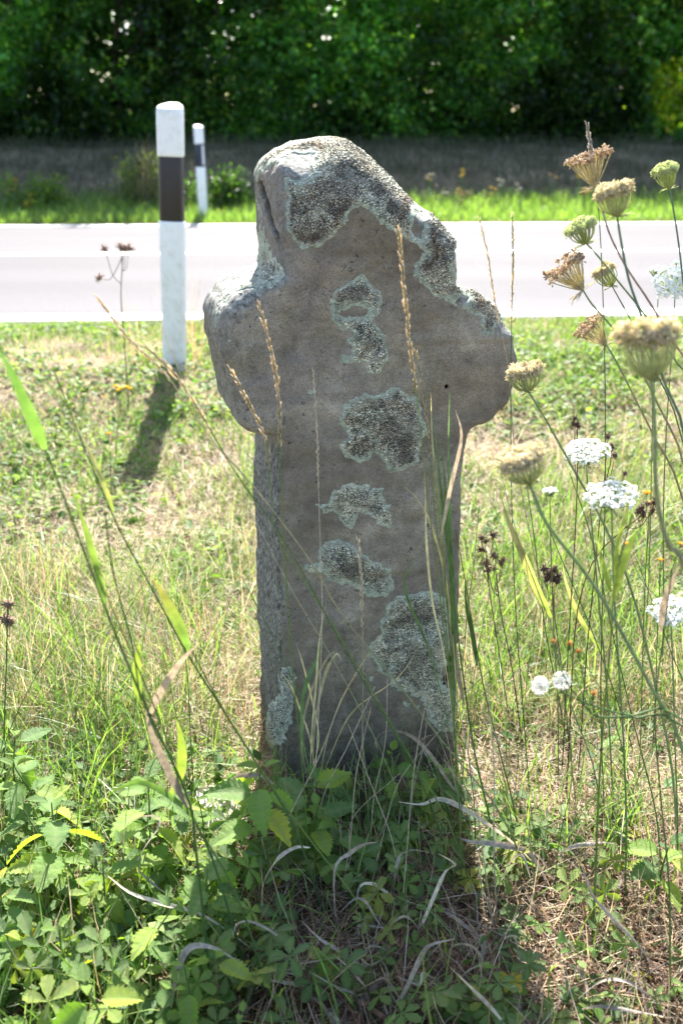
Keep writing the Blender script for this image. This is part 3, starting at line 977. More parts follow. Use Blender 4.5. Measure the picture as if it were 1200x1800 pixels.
# ------------------------------------------------------------------ delineator posts
def post(loc, rz, lean, label, far=False):
    root = empty('delineator_post', loc, label, 'road post', 'roadside delineator posts')
    root.rotation_euler = (lean[0], lean[1], rz)
    root.scale = (0.93, 0.95, 0.965) if not far else (1, 1, 1)
    # rounded triangular hollow profile, 12 cm wide front (towards local -Y)
    def section(k, n=40, w=0.054, d=0.050):
        a = np.linspace(0, 2 * math.pi, n, endpoint=False)
        # superellipse front, tapering to the back
        x = np.sign(np.cos(a)) * np.abs(np.cos(a)) ** 0.45
        y = np.sign(np.sin(a)) * np.abs(np.sin(a)) ** 0.7
        taper = 1 - 0.42 * smooth(-0.2, 1.0, y)
        return np.stack([x * w * k * taper, y * d * k], 1)

    def shell(name, zs, ks, mat, slope=0.0, topcap=True, parent=root):
        V = []; n = 40
        for z, k in zip(zs, ks):
            s = section(k)
            V.append(np.stack([s[:, 0], s[:, 1], z + (slope * (-s[:, 1]) if z > 0.9 else 0) + s[:, 0] * 0], 1))
        K = len(V); V = np.concatenate(V)
        i, j = np.meshgrid(np.arange(K - 1), np.arange(n), indexing='ij')
        a = i * n + j; b = i * n + (j + 1) % n
        F = np.concatenate([np.stack([a, b, b + n], -1).reshape(-1, 3), np.stack([a, b + n, a + n], -1).reshape(-1, 3)])
        if topcap:
            V = np.vstack([V, V[-n:].mean(0)]); c = len(V) - 1
            F = np.concatenate([F, np.stack([(K - 1) * n + np.arange(n), (K - 1) * n + (np.arange(n) + 1) % n, np.full(n, c)], 1)])
        return link(name, mesh_np(name, V, F), mat, parent)
    zt = 1.0
    shell('post_body', [-0.1, 0.2, 0.55, 0.575, 0.580], [0.93, 0.95, 0.985, 0.985, 0.96], M_WHITE)
    shell('black_band', [0.575, 0.578, 0.822, 0.826], [0.90, 0.925, 0.925, 0.90], M_BLUEBLACK if far else M_BLACK, topcap=True)
    shell('post_head', [0.818, 0.822, 0.83, 0.975, 0.99, 0.998, 1.0], [0.93, 0.985, 1.0, 1.0, 0.975, 0.93, 0.85], M_WHITE, slope=-0.25)
    if far:
        a = Acc()
        z0, z1, x0, x1, y = 0.60, 0.80, 0.014, 0.034, -0.052
        V = np.array([[x, yy, z] for z in (z0, z1) for yy in (y, y + 0.012) for x in (x0, x1)])
        F = np.array([[0, 1, 5], [0, 5, 4], [1, 3, 7], [1, 7, 5], [3, 2, 6], [3, 6, 7], [2, 0, 4], [2, 4, 6], [4, 5, 7], [4, 7, 6]])
        a.add(V, F, (1, 1, 1)); a.build('reflector', M_REFL, root, sm=False)
    return root


b1 = ghit(309, 645)
post(tuple(b1), math.radians(-6), (0.01, math.radians(2.2), 0)[:2], 'white road post with a black band, near side of the road left of the cross')
b2 = at(357, 375, 11.95); b2[2] = gz(b2[0], b2[1]) - 0.02
post(tuple(b2), math.radians(28), (0, math.radians(-1.0)), 'smaller white road post with a dark band beyond the road', True)


# ------------------------------------------------------------------ grass as masses
def blades(acc, roots, length, width, az, lean, curve, nseg, c0, c1, rng):
    n = len(roots)
    P = roots.copy()
    H = np.stack([np.cos(az), np.sin(az), np.zeros(n)], 1)
    tw = rng.uniform(-1.0, 1.0, n)
    base = np.stack([-np.sin(az), np.cos(az), np.zeros(n)], 1)
    W = base * np.cos(tw)[:, None] + H * np.sin(tw)[:, None]
    rows, cols = [], []
    for k in range(nseg + 1):
        t = k / nseg
        w = width * (1 - t) ** 0.6 * (0.75 + 0.5 * min(1, 3 * t)) if k < nseg else 0
        if k < nseg:
            rows += [P - W * (w * 0.5)[:, None], P + W * (w * 0.5)[:, None]]
        else:
            rows.append(P.copy())
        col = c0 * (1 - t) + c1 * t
        cols += [col, col] if k < nseg else [col]
        ang = lean + curve * t
        P = P + (H * np.sin(ang)[:, None] + np.array([0, 0, 1.0]) * np.cos(ang)[:, None]) * (length / nseg)[:, None]
    M = 2 * nseg + 1
    V = np.stack(rows, 1); C = np.stack(cols, 1)
    f = []
    for k in range(nseg - 1):
        a = 2 * k
        f += [[a, a + 1, a + 3], [a, a + 3, a + 2]]
    f.append([2 * nseg - 2, 2 * nseg - 1, 2 * nseg])
    F = (np.array(f)[None] + (np.arange(n) * M)[:, None, None]).reshape(-1, 3)
    acc.add(V.reshape(-1, 3), F, C.reshape(-1, 3))


def scatter(n, v0, v1, umargin, rng, bias=1.0, mask=None):
    """positions on the ground between two distances, wide enough for the view and a step aside"""
    v = v0 + (v1 - v0) * rng.random(n) ** bias
    half = 0.36 * v + umargin
    u = rng.uniform(-1, 1, n) * half
    x = u * RU[0] + v * RV[0]; y = u * RU[1] + v * RV[1]
    P = np.stack([x, y, ground(x, y) - 0.004], 1)
    if mask is not None: P = P[mask(P)]
    return P


GREENS = np.array([[0.095, 0.185, 0.035], [0.130, 0.225, 0.040], [0.070, 0.140, 0.040], [0.180, 0.255, 0.065], [0.15, 0.21, 0.085]])
STRAWS = np.array([[0.50, 0.41, 0.26], [0.58, 0.51, 0.36], [0.40, 0.30, 0.19], [0.56, 0.50, 0.40], [0.32, 0.22, 0.14]])


def pick(pal, n, rng, var=0.15):
    return pal[rng.integers(0, len(pal), n)] * (1 + var * rng.normal(size=(n, 1)))


def cross_mask(P, r=0.0):
    s = (P[:, 0] - CX) * SU[0] + (P[:, 1] - CY) * SU[1]
    dn = -((P[:, 0] - CX) * SN[0] + (P[:, 1] - CY) * SN[1])
    return ~((s > POLY[0, 0] - .01 - r) & (s < POLY[-1, 0] + .01 + r) & (dn > -0.01 - r) & (dn < THICK + 0.01 + r))


def shade_px(P):
    return topx(P)


def grass_field():
    rng = np.random.default_rng(5)
    # short green grass on the slope up to the road
    a = Acc()
    P = scatter(80000, 1.95, 5.24, 0.5, rng, 0.9)
    dens = 0.5 + 0.5 * fbm(P, 2.4, 101, 3) + 0.25 * fbm(P, 9, 102, 2)
    vv = P[:, 0] * RV[0] + P[:, 1] * RV[1]
    dens = dens + 0.25 * smooth(4.4, 5.1, vv) - 0.13 * smooth(3.0, 2.3, vv)
    P = P[rng.random(len(P)) < smooth(0.28, 0.62, dens)]
    n = len(P)
    L = rng.uniform(0.020, 0.064, n) * (1 + 0.6 * fbm(P, 3, 103, 2))
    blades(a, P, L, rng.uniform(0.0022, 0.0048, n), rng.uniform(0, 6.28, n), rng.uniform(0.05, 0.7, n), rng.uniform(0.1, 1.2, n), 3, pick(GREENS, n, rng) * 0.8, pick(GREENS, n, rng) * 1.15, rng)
    # longer blades behind the cross
    P = scatter(15000, 1.75, 3.1, 0.4, rng, 1.0, cross_mask)
    P = P[rng.random(len(P)) < smooth(-0.05, 0.35, fbm(P, 4.5, 121, 3) + 0.25 * smooth(2.6, 1.9, P[:, 1]) - 0.35 * (P[:, 0] < -.3) * (P[:, 1] > 2.45))]
    n = len(P)
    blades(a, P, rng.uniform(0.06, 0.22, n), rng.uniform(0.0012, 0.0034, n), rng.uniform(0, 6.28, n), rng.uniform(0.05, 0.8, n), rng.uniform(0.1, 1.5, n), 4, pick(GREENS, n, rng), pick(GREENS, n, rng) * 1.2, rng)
    P = scatter(9000, 1.35, 2.7, 0.3, rng, 1.0, cross_mask)
    P = P[((P[:, 0] > 0.28) | (P[:, 0] < -0.25) & (P[:, 1] < 2.3)) & (rng.random(len(P)) < smooth(-.3, .3, fbm(P, 5, 141, 3)))]
    n = len(P)
    blades(a, P, rng.uniform(0.10, 0.32, n), rng.uniform(0.0012, 0.0030, n), rng.uniform(0, 6.28, n), rng.uniform(0.05, 0.9, n), rng.uniform(0.1, 1.5, n), 5, pick(GREENS, n, rng), pick(GREENS, n, rng) * 1.2, rng)
    # sparse foreground blades
    P = scatter(7500, 0.55, 1.9, 0.35, rng, 0.8, cross_mask)
    P = P[(topx(P)[0] < 820) | (rng.random(len(P)) < 0.35)]
    P = P[(topx(P)[1] < 1480) | (topx(P)[0] < 420) | (rng.random(len(P)) < 0.3)]
    n = len(P)
    blades(a, P, rng.uniform(0.05, 0.17, n), rng.uniform(0.002, 0.004, n), rng.uniform(0, 6.28, n), rng.uniform(0.05, 0.7, n), rng.uniform(0.1, 1.4, n), 4, pick(GREENS, n, rng), pick(GREENS, n, rng) * 1.2, rng)
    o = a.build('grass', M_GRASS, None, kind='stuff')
    tag(o, 'short green grass covering the slope between the cross and the road', 'grass')
    # dry blades
    a = Acc()
    P = scatter(60000, 1.85, 5.15, 0.5, rng, 0.9)
    dens = 0.5 - 0.45 * fbm(P, 2.4, 101, 3)
    P = P[rng.random(len(P)) < smooth(0.25, 0.65, dens)]
    n = len(P)
    blades(a, P, rng.uniform(0.03, 0.09, n), rng.uniform(0.0014, 0.0034, n), rng.uniform(0, 6.28, n), rng.uniform(0.6, 1.6, n), rng.uniform(-0.3, 0.8, n), 2, pick(STRAWS, n, rng), pick(STRAWS, n, rng), rng)
    P = scatter(15000, 1.75, 3.2, 0.4, rng, 1.0, cross_mask)
    P = P[rng.random(len(P)) < smooth(-0.05, 0.35, fbm(P, 4.0, 131, 3) + 0.25 * smooth(2.6, 1.9, P[:, 1]) - 0.35 * (P[:, 0] < -.3) * (P[:, 1] > 2.45))]
    n = len(P)
    blades(a, P, rng.uniform(0.06, 0.26, n), rng.uniform(0.0009, 0.0022, n), rng.uniform(0, 6.28, n), rng.uniform(0.02, 1.0, n), rng.uniform(0.0, 1.2, n), 4, pick(STRAWS, n, rng), pick(STRAWS, n, rng), rng)
    o = a.build('dry_grass', M_STRAW, None, kind='stuff')
    tag(o, 'straw-coloured dry blades mixed through the grass of the slope', 'dry grass')
    # litter lying flat in the foreground
    a = Acc()
    P = scatter(66000, 0.5, 3.4, 0.35, rng, 0.9, cross_mask)
    n = len(P)
    P[:, 2] += rng.random(n) ** 2 * 0.03 + 0.004
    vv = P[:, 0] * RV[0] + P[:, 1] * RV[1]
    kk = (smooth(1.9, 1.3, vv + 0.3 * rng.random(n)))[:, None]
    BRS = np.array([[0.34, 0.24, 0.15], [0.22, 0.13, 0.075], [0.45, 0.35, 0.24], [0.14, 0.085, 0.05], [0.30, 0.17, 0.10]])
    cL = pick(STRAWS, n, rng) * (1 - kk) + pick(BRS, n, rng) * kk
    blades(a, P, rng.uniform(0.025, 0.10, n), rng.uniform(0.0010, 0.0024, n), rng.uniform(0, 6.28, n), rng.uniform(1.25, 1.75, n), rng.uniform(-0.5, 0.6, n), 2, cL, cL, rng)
    P = scatter(10000, 0.55, 2.3, 0.35, rng, 0.9, cross_mask)
    P = P[(topx(P)[0] > 780) | (rng.random(len(P)) < 0.5)]
    n = len(P)
    blades(a, P, rng.uniform(0.04, 0.19, n), rng.uniform(0.0009, 0.002, n), rng.uniform(0, 6.28, n), rng.uniform(0.3, 1.4, n), rng.uniform(-0.8, 0.8, n), 4, pick(STRAWS, n, rng) * 0.9, pick(STRAWS, n, rng) * 0.9, rng)
    o = a.build('straw_litter', M_STRAW, None, kind='stuff')
    tag(o, 'brown and straw litter of dead stalks lying on the ground', 'straw litter')


grass_field()

LEAFT_V = np.array([[0, 0, 0], [.32, .35, .06], [0, .45, -.03], [-.32, .35, .06], [.22, .75, .03], [0, .78, -.05], [-.22, .75, .03], [0, 1.0, -.12]], float)
LEAFT_F = np.array([[0, 1, 2], [0, 2, 3], [1, 4, 5], [1, 5, 2], [3, 2, 5], [3, 5, 6], [4, 7, 5], [6, 5, 7]])


def ground_leaves():
    """clover, plantain and young weeds: a low leafy cover, more of it at the lower left"""
    rng = np.random.default_rng(8)
    a = Acc()

    def put(P, smin, smax, hmax, pal, var=0.2):
        n = len(P)
        P = P.copy(); P[:, 2] += rng.random(n) * hmax
        az = rng.uniform(0, 6.28, n); el = rng.uniform(-0.5, 0.6, n)
        Yd = np.stack([np.cos(az) * np.cos(el), np.sin(az) * np.cos(el), np.sin(el)], 1)
        X = norm(np.cross(Yd, np.array([0, 0, 1.0]) + 0.35 * rng.normal(size=(n, 3))))
        Z = np.cross(X, Yd)
        s = rng.uniform(smin, smax, n)[:, None]
        stamp(a, LEAFT_V, LEAFT_F, P, X * s, Yd * s, Z * s, pick(pal, n, rng, var))
    P = scatter(36000, 1.9, 5.1, 0.5, rng, 0.9)
    P = P[rng.random(len(P)) < smooth(0.40, 0.70, 0.5 + 0.6 * fbm(P, 3.1, 111, 3))]
    put(P, 0.012, 0.035, 0.045, GREENS)
    # lower left carpet and a strip round the foot of the cross
    P = scatter(12000, 0.55, 1.75, 0.4, rng, 0.9, cross_mask)
    px, py = topx(P)
    w = smooth(470, 330, px) * smooth(1300, 1400, py) + 0.30 * smooth(1380, 1440, py) * (px > 380) * (px < 900) * smooth(1640, 1560, py) + 0.22 * (px > 800) * smooth(-0.1, .3, fbm(P, 7, 5, 2))
    P = P[rng.random(len(P)) < w]
    put(P, 0.012, 0.034, 0.07, GREENS[:4] * 0.85)
    o = a.build('ground_leaves', M_WEEDLEAF, None, kind='stuff')
    tag(o, 'low leafy weeds and clover spread among the grass', 'ground cover')


ground_leaves()


def far_side():
    rng = np.random.default_rng(21)
    a = Acc()
    P = scatter(26000, V1 + 0.02, 13.2, 2.0, rng)
    vv = P[:, 0] * RV[0] + P[:, 1] * RV[1]
    n = len(P)
    L = rng.uniform(0.08, 0.2, n) * (0.7 + 0.5 * smooth(V1, 12.4, vv)) * (1 + 0.4 * fbm(P, 1.8, 7, 2))
    blades(a, P, L, rng.uniform(0.006, 0.013, n), rng.uniform(0, 6.28, n), rng.uniform(0.05, 0.6, n), rng.uniform(0.2, 1.2, n), 3, pick(GREENS, n, rng), pick(GREENS, n, rng) * 1.5, rng)
    o = a.build('verge_grass', M_GRASS, None, kind='stuff')
    tag(o, 'bright green grass strip along the far edge of the road', 'grass')
    a = Acc()
    P = scatter(34000, 12.7, 17.0, 2.0, rng)
    n = len(P)
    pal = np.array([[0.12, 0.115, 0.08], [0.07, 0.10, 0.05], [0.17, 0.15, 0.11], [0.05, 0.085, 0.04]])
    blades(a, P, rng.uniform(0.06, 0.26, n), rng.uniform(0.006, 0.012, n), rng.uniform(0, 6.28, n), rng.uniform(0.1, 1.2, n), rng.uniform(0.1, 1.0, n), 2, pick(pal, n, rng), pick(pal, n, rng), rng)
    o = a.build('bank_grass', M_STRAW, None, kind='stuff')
    tag(o, 'dull dry grass on the shaded bank below the hedge', 'grass')


far_side()


# ------------------------------------------------------------------ hedge of trees beyond the road
def hedge():
    rng = np.random.default_rng(33)
    TV = np.array([[0, 0, 0], [.36, .45, .10], [-.36, .45, .10], [0, 1, -.06]], float)
    TF = np.array([[0, 1, 3], [0, 3, 2]])
    pal = np.array([[0.034, 0.092, 0.028], [0.044, 0.118, 0.034], [0.060, 0.145, 0.034], [0.028, 0.075, 0.030], [0.13, 0.20, 0.045]])
    labels = ['dark leafy hedge tree at the left end of the row', 'leafy hedge tree left of the nearer road post', 'hedge tree with gaps of light above the two road posts',
              'hedge tree behind the smaller road post', 'hedge tree directly behind the left side of the cross head', 'dense hedge tree behind the top of the cross',
              'hedge tree with sunlit sprays right of the cross', 'hedge tree above the yellow bank flowers', 'hedge tree with a yellowing patch of leaves near the right side', 'leafy hedge tree next to the last one at the right end of the row', 'last leafy hedge tree at the right end of the row']
    xs0 = np.append(np.linspace(-6.9, 6.9, 10), 8.43)
    for k, x0 in enumerate(xs0):
        r = np.random.default_rng(100 + k)
        v = 17.0 + r.uniform(-.25, .35)
        bx, by = x0 * RU[0] + v * RV[0], x0 * RU[1] + v * RV[1]
        bz = gz(bx, by) - 0.05
        root = empty('hedge_tree', (bx, by, bz), labels[k], 'tree', 'trees of the hedge beyond the road')
        org = np.array([bx, by, bz])
        H = r.uniform(3.9, 4.5) + (0.3 if x0 < -1 else -0.75)
        # trunk and limbs
        a = Acc(); tips = []
        tr = smooth_path([org, org + [r.uniform(-.1, .1), r.uniform(-.1, .1), H * .3], org + [r.uniform(-.25, .25), r.uniform(-.2, .2), H * .62], org + [r.uniform(-.3, .3), 0, H * .9]], 10)
        tubes(a, tr, np.linspace(0.075, 0.02, 10), (0.075, 0.058, 0.045), 7)
        a.build('trunk', M_BARK, root, org)
        a = Acc()
        for j in range(22):
            t0 = r.integers(1, 9); p0 = tr[t0]
            az = r.uniform(0, 6.28); ln = r.uniform(0.6, 1.25)
            d = np.array([math.cos(az) * 1.1, math.sin(az) * 0.8, r.uniform(-0.1, 0.9)])
            pth = smooth_path([p0, p0 + d * ln * .5 + [0, 0, .05], p0 + d * ln + [0, 0, .0]], 6)
            tubes(a, pth, np.linspace(0.028, 0.007, 6), (0.085, 0.066, 0.05), 5)
            tips.append(pth[-1]); tips.append(pth[3])
        a.build('branch', M_BARK, root, org)
        # crown: sprays of leaves hung around limb ends and through an uneven volume
        ns = 820 if x0 < -1 else 700
        cz = 0.10 + (H - 0.1) * r.random(ns) ** 1.25
        wid = 1.25 * (1 - 0.2 * (cz / H) ** 3)
        cx = r.uniform(-1, 1, ns) * wid; cy = -0.75 + 2.0 * r.random(ns) ** 1.0
        cc = org + np.stack([cx, cy, cz], 1)
        cc[:, 1] += 0.35 * fbm(cc * np.array([1, 0, 1]), 1.3, 301, 2)
        gap = fbm(cc, 1.5, 303, 2)
        cc = cc[gap > -0.62]
        cc = np.vstack([cc, np.array(tips)])
        m = 38
        n = len(cc) * m
        drd = norm(np.stack([r.normal(size=len(cc)), r.normal(size=len(cc)) - .5, r.normal(size=len(cc)) * .5 + .1], 1))
        along = r.uniform(-1, 1, (len(cc), m, 1)) * 0.32
        P = (cc[:, None] + drd[:, None] * along + r.normal(size=(len(cc), m, 3)) * 0.075).reshape(-1, 3)
        P[:, 2] -= 0.10 * (along ** 2 * 6).reshape(-1)
        low = P[:, 2] > ground(P[:, 0], P[:, 1]) + 0.02
        P = P[low]; n = len(P)
        az = r.uniform(0, 6.28, n); el = r.uniform(-1.2, 0.35, n)
        Yd = np.stack([np.cos(az) * np.cos(el), np.sin(az) * np.cos(el), np.sin(el)], 1)
        X = norm(np.cross(Yd, np.array([0, 0, 1.0]) + 0.5 * r.normal(size=(n, 3)))); Z = np.cross(X, Yd)
        s = r.uniform(0.06, 0.12, n)[:, None]
        s = s * (1 + 0.4 * smooth(0.1, 0.6, P[:, 1] - by))[:, None]
        ci = np.repeat(r.random(len(cc)) ** 2, m)[low]
        lit_clump = np.clip(0.52 + 1.5 * fbm(P, 0.8, 315, 2) + 0.10 * (x0 > 0), 0, 1)  # backlit clumps and dark gaps painted into the leaf colour, brighter to the right
        C = pick(pal, n, r, 0.18) * ((0.7 + 0.7 * ci) * (0.5 + 1.5 * lit_clump))[:, None] * np.array([1.0, 1.0, 0.9])
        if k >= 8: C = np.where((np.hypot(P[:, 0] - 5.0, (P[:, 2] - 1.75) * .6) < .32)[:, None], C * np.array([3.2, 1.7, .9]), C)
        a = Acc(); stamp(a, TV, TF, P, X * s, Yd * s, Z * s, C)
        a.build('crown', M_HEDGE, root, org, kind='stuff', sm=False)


hedge()


# ------------------------------------------------------------------ individual plants
def wpath(pts, d0, d1, n=18, toground=True):
    """tip-to-base polyline in photo pixels, distances d0 (tip) to d1 (base) -> world path from tip to ground"""
    p = np.array(pts, float)
    seg = np.r_[0, np.cumsum(np.hypot(*np.diff(p, axis=0).T))]; t = seg / seg[-1]
    W = [at(x, y, d0 + (d1 - d0) * tt) for (x, y), tt in zip(p, t)]
    if toground:
        e = W[-1]; dirv = e - W[-2]; dirv[2] = min(dirv[2], -0.02); dirv = dirv / np.linalg.norm(dirv)
        dirv = norm(dirv + np.array([0, 0, -0.6]))
        for _ in range(60):
            if W[-1][2] <= gz(W[-1][0], W[-1][1]) - 0.01: break
            W.append(W[-1] + dirv * 0.05)
        if len(W) > len(p) + 2:
            W = W[:len(p)] + [W[(len(p) + len(W)) // 2]] + [W[-1]]
    return smooth_path(W, n)


GREEN = np.array([0.10, 0.18, 0.05]); DGREEN = np.array([0.060, 0.12, 0.045]); YGREEN = np.array([0.18, 0.24, 0.06]); TAN = np.array([0.50, 0.41, 0.28]); PALE = np.array([0.60, 0.53, 0.40])
GREY = np.array([0.38, 0.35, 0.32]); RED = np.array([0.22, 0.09, 0.06]); LILAC = np.array([0.36, 0.315, 0.26])


def seed_spike(a, path, n, ln, wd, col, spread=0.13, rng=None):
    T = norm(np.gradient(path, axis=0)) * -1.0            # towards the tip (path runs tip -> base)
    t = np.linspace(0.0, 1, n) * (len(path) - 1)
    i = np.minimum(t.astype(int), len(path) - 2); f = (t - i)[:, None]
    P = path[i] * (1 - f) + path[i + 1] * f; D = T[i]
    A = norm(np.cross(D, np.array([0.2, 1.0, 0.1]))); B = np.cross(D, A)
    ph = np.arange(n) * math.pi + 0.9 * rng.normal(size=n)
    out = A * np.cos(ph)[:, None] + B * np.sin(ph)[:, None] * 0.6
    dd = norm(D + out * spread * rng.uniform(0.2, 2.2, (n, 1)) + 0.05 * rng.normal(size=(n, 3)))
    prof = np.sin(np.clip(np.linspace(0.12, 1.0, n) * math.pi * 0.95, 0, math.pi)) ** 0.5
    X, Y, Z = aim_axes(dd, wd * (0.6 + 0.5 * prof), ln * (0.65 + 0.45 * prof) * rng.uniform(0.75, 1.3, n), rng)
    C = col * 1.12 * (1 + 0.15 * rng.normal(size=(n, 1)))
    stamp(a, SPK_V, SPK_F, P + out * wd * 0.45, X, Y, Z, C)


def grass_plant(label, pts, d, headn=0.0, hcol=TAN, scol=(YGREEN, GREEN), r=0.0011, leaves=(), group='tall grass stalks around the cross', spk=(40, 0.010, 0.0024), cat='grass stalk', dry=False):
    """leaves: list of (px polyline base->tip, d0, d1, width, colour)"""
    d0, d1 = d if isinstance(d, tuple) else (d, d)
    rng = np.random.default_rng(abs(hash((pts[0][0], pts[0][1]))) % 99999)
    W = wpath(pts, d0, d1, 26)
    base = W[-1].copy()
    root = empty('grass_stalk', base, label, cat, group)
    L = np.r_[0, np.cumsum(np.linalg.norm(np.diff(W, axis=0), axis=1))]; L /= L[-1]
    a = Acc()
    c = np.asarray(scol[0]) * (1 - L[:, None]) + np.asarray(scol[1]) * L[:, None]
    tubes(a, W[None], (r * (0.55 + 0.6 * L))[None], c[None], 5)
    # nodes on the stalk
    for tn in (0.45, 0.68, 0.86):
        i = int(np.searchsorted(L, tn)); 
        if i < len(W) - 1:
            D = norm(W[i + 1] - W[i])[None]; X, Y, Z = aim_axes(D, r * 1.7, r * 3, rng)
            stamp(a, OCT_V, OCT_F, W[i][None], X, Y, Z, np.asarray(scol[1])[None] * 0.7)
    a.build('stem', M_DEAD if dry else M_STEM, root, base)
    if headn > 0:
        k = max(3, int(np.searchsorted(L, headn)))
        hp = smooth_path(W[:k + 1][:: max(1, (k + 1) // 6)], 14) if k > 4 else smooth_path([W[0] + (W[min(k, 3)] - W[0]) * q for q in (0, .5, 1)], 8)
        # sample head at its true length
        tt = np.linspace(0, headn, 14)
        hp = np.stack([np.interp(tt, L, W[:, q]) for q in range(3)], 1)
        a = Acc(); seed_spike(a, hp, spk[0], spk[1], spk[2], np.asarray(hcol), rng=rng)
        a.build('seed_head', M_STRAW, root, base)
    for lf in leaves:
        lp, ld0, ld1, wd, lc = lf[:5]
        q = np.array(lp, float); m = len(q)
        Wl = smooth_path([at(x, y, ld0 + (ld1 - ld0) * i / (m - 1)) for i, (x, y) in enumerate(q)], 14)
        t = np.linspace(0, 1, 14)
        ww = wd * np.clip(np.minimum(0.35 + t * 3.2, (1 - t) * 1.9 + 0.04), 0.04, 1)
        lc = np.asarray(lc, float)
        if lc.ndim == 2:
            cc = lc[0] * (1 - t[:, None]) + lc[1] * t[:, None]
        else: cc = np.repeat(lc[None], 14, 0)
        a = Acc(); ribbon(a, Wl, ww, cc, up=(0.3, -1, 0.35), fold=0.3, twist=rng.uniform(-.9, .9), phase=rng.uniform(-.4, .4))
        a.build('leaf', M_DEAD if lc.ravel()[0] > lc.ravel()[1] * 1.02 else M_GRASS, root, base)
    return root


gp = grass_plant
gp('tan seed spike leaning over the left half of the cross below the left arm', [(455, 540), (478, 620), (490, 700), (492, 800), (498, 930), (506, 1060), (514, 1180), (530, 1330), (538, 1450)], 1.32, 0.20, TAN, spk=(64, 0.0107, 0.0026))
gp('tall tan seed spike reaching up the right half of the cross head', [(700, 408), (710, 500), (718, 590), (735, 720), (752, 880), (772, 1040), (790, 1200), (805, 1380)], 1.30, 0.19, TAN, leaves=[([(775, 940), (790, 860), (810, 770), (800, 720)], 1.31, 1.33, 0.006, (TAN, TAN))], spk=(64, 0.0107, 0.0026))
gp('tan seed spike slanting from the lower edge of the left arm', [(407, 652), (440, 715), (468, 775), (476, 870), (495, 960), (560, 1060), (640, 1190), (720, 1330), (790, 1450)], 1.30, 0.15, TAN, spk=(53, 0.0098, 0.0024))
gp('thin pale seed spike standing before the middle of the cross', [(551, 655), (555, 720), (558, 800), (562, 940), (566, 1080), (560, 1250), (552, 1400)], 1.42, 0.20, PALE, (PALE, PALE), 0.0007, spk=(41, 0.0082, 0.0016), dry=True)
gp('short tan seed spike beside the blade tuft right of the shaft', [(731, 620), (742, 680), (750, 745), (760, 860), (775, 1010), (790, 1180), (800, 1330)], 1.45, 0.18, TAN, spk=(41, 0.0082, 0.0019))
gp('straw seed spike low before the middle of the shaft', [(630, 952), (634, 1005), (636, 1065), (638, 1180), (637, 1330), (648, 1440)], 1.40, 0.24, PALE, (TAN, GREEN), 0.0009, spk=(45, 0.0098, 0.0022))
gp('long arching stalk crossing from the upper left to the foot of the cross', [(173, 525), (230, 600), (290, 655), (370, 770), (450, 860), (545, 985), (600, 1080), (690, 1190), (790, 1320), (880, 1430)], (1.18, 1.30), 0.11, PALE, (TAN, GREEN), 0.0013, spk=(45, 0.0090, 0.0020))
gp('pale fluffy seed spike beside the shadow of the near post', [(255, 608), (300, 650), (340, 705), (420, 840), (480, 920), (540, 1020), (610, 1150), (700, 1300), (760, 1420)], (1.15, 1.32), 0.13, PALE, (GREEN, DGREEN), 0.0012, spk=(53, 0.0098, 0.0022))
gp('seed spike left of the tall thin one over the road', [(842, 385), (857, 450), (870, 535), (893, 650), (905, 800), (935, 960), (975, 1130), (1000, 1300)], 1.60, 0.15, PALE, (TAN, DGREEN), 0.0009, spk=(49, 0.0090, 0.0019))
gp('upright thin seed spike against the road beside the right arm', [(900, 380), (901, 460), (899, 545), (897, 700), (899, 900), (906, 1080), (918, 1240), (930, 1400)], 1.58, 0.15, PALE, (DGREEN, DGREEN), 0.0010, spk=(49, 0.0090, 0.0019))
gp('grey withered spike rising through the dry brown umbel', [(1031, 222), (1040, 270), (1048, 330), (1056, 450), (1062, 640), (1063, 850), (1058, 1050), (1055, 1250), (1062, 1450)], 1.5, 0.09, GREY, (DGREEN, GREEN), 0.0012, spk=(45, 0.0098, 0.0029))
gp('thick green stalk entering at the left edge', [(-20, 560), (30, 680), (80, 790), (130, 920), (190, 1080), (260, 1250), (330, 1400), (345, 1500)], (0.92, 1.05), 0, leaves=[([(80, 790), (60, 740), (25, 660), (-10, 600)], 0.92, 0.9, 0.012, (GREEN, DGREEN)), ([(185, 1060), (170, 1000), (150, 930), (120, 840)], .98, .97, 0.008, (GREEN, YGREEN))], scol=(GREEN, DGREEN), r=0.0018)
gp('green stalk with a broad bent leaf left of the shaft', [(95, 650), (150, 790), (210, 930), (265, 1030), (330, 1150), (400, 1260), (450, 1340), (520, 1460)], (1.02, 1.22), 0, leaves=[([(332, 1142), (312, 1090), (290, 1050), (268, 1015)], 1.12, 1.10, 0.013, (GREEN, np.array([.15, .12, .05]))), ([(200, 900), (185, 860), (160, 800), (120, 720)], 1.05, 1.04, 0.006, (YGREEN, TAN))], scol=(GREEN, DGREEN), r=0.0014)
gp('green stalk with an upright yellow-green leaf at the left', [(185, 900), (200, 1010), (232, 1130), (262, 1260), (320, 1400), (370, 1500)], (1.0, 1.1), 0, leaves=[([(248, 1235), (240, 1190), (243, 1150), (245, 1125)], 1.04, 1.04, 0.010, (YGREEN, YGREEN)), ([(300, 1400), (318, 1350), (318, 1300), (310, 1262)], 1.08, 1.07, 0.012, (YGREEN * 1.0, YGREEN * 0.9)), ([(262, 1260), (285, 1210), (320, 1160), (350, 1130)], 1.05, 1.04, 0.009, (TAN * .8, TAN))], scol=(GREEN, DGREEN), r=0.0016)
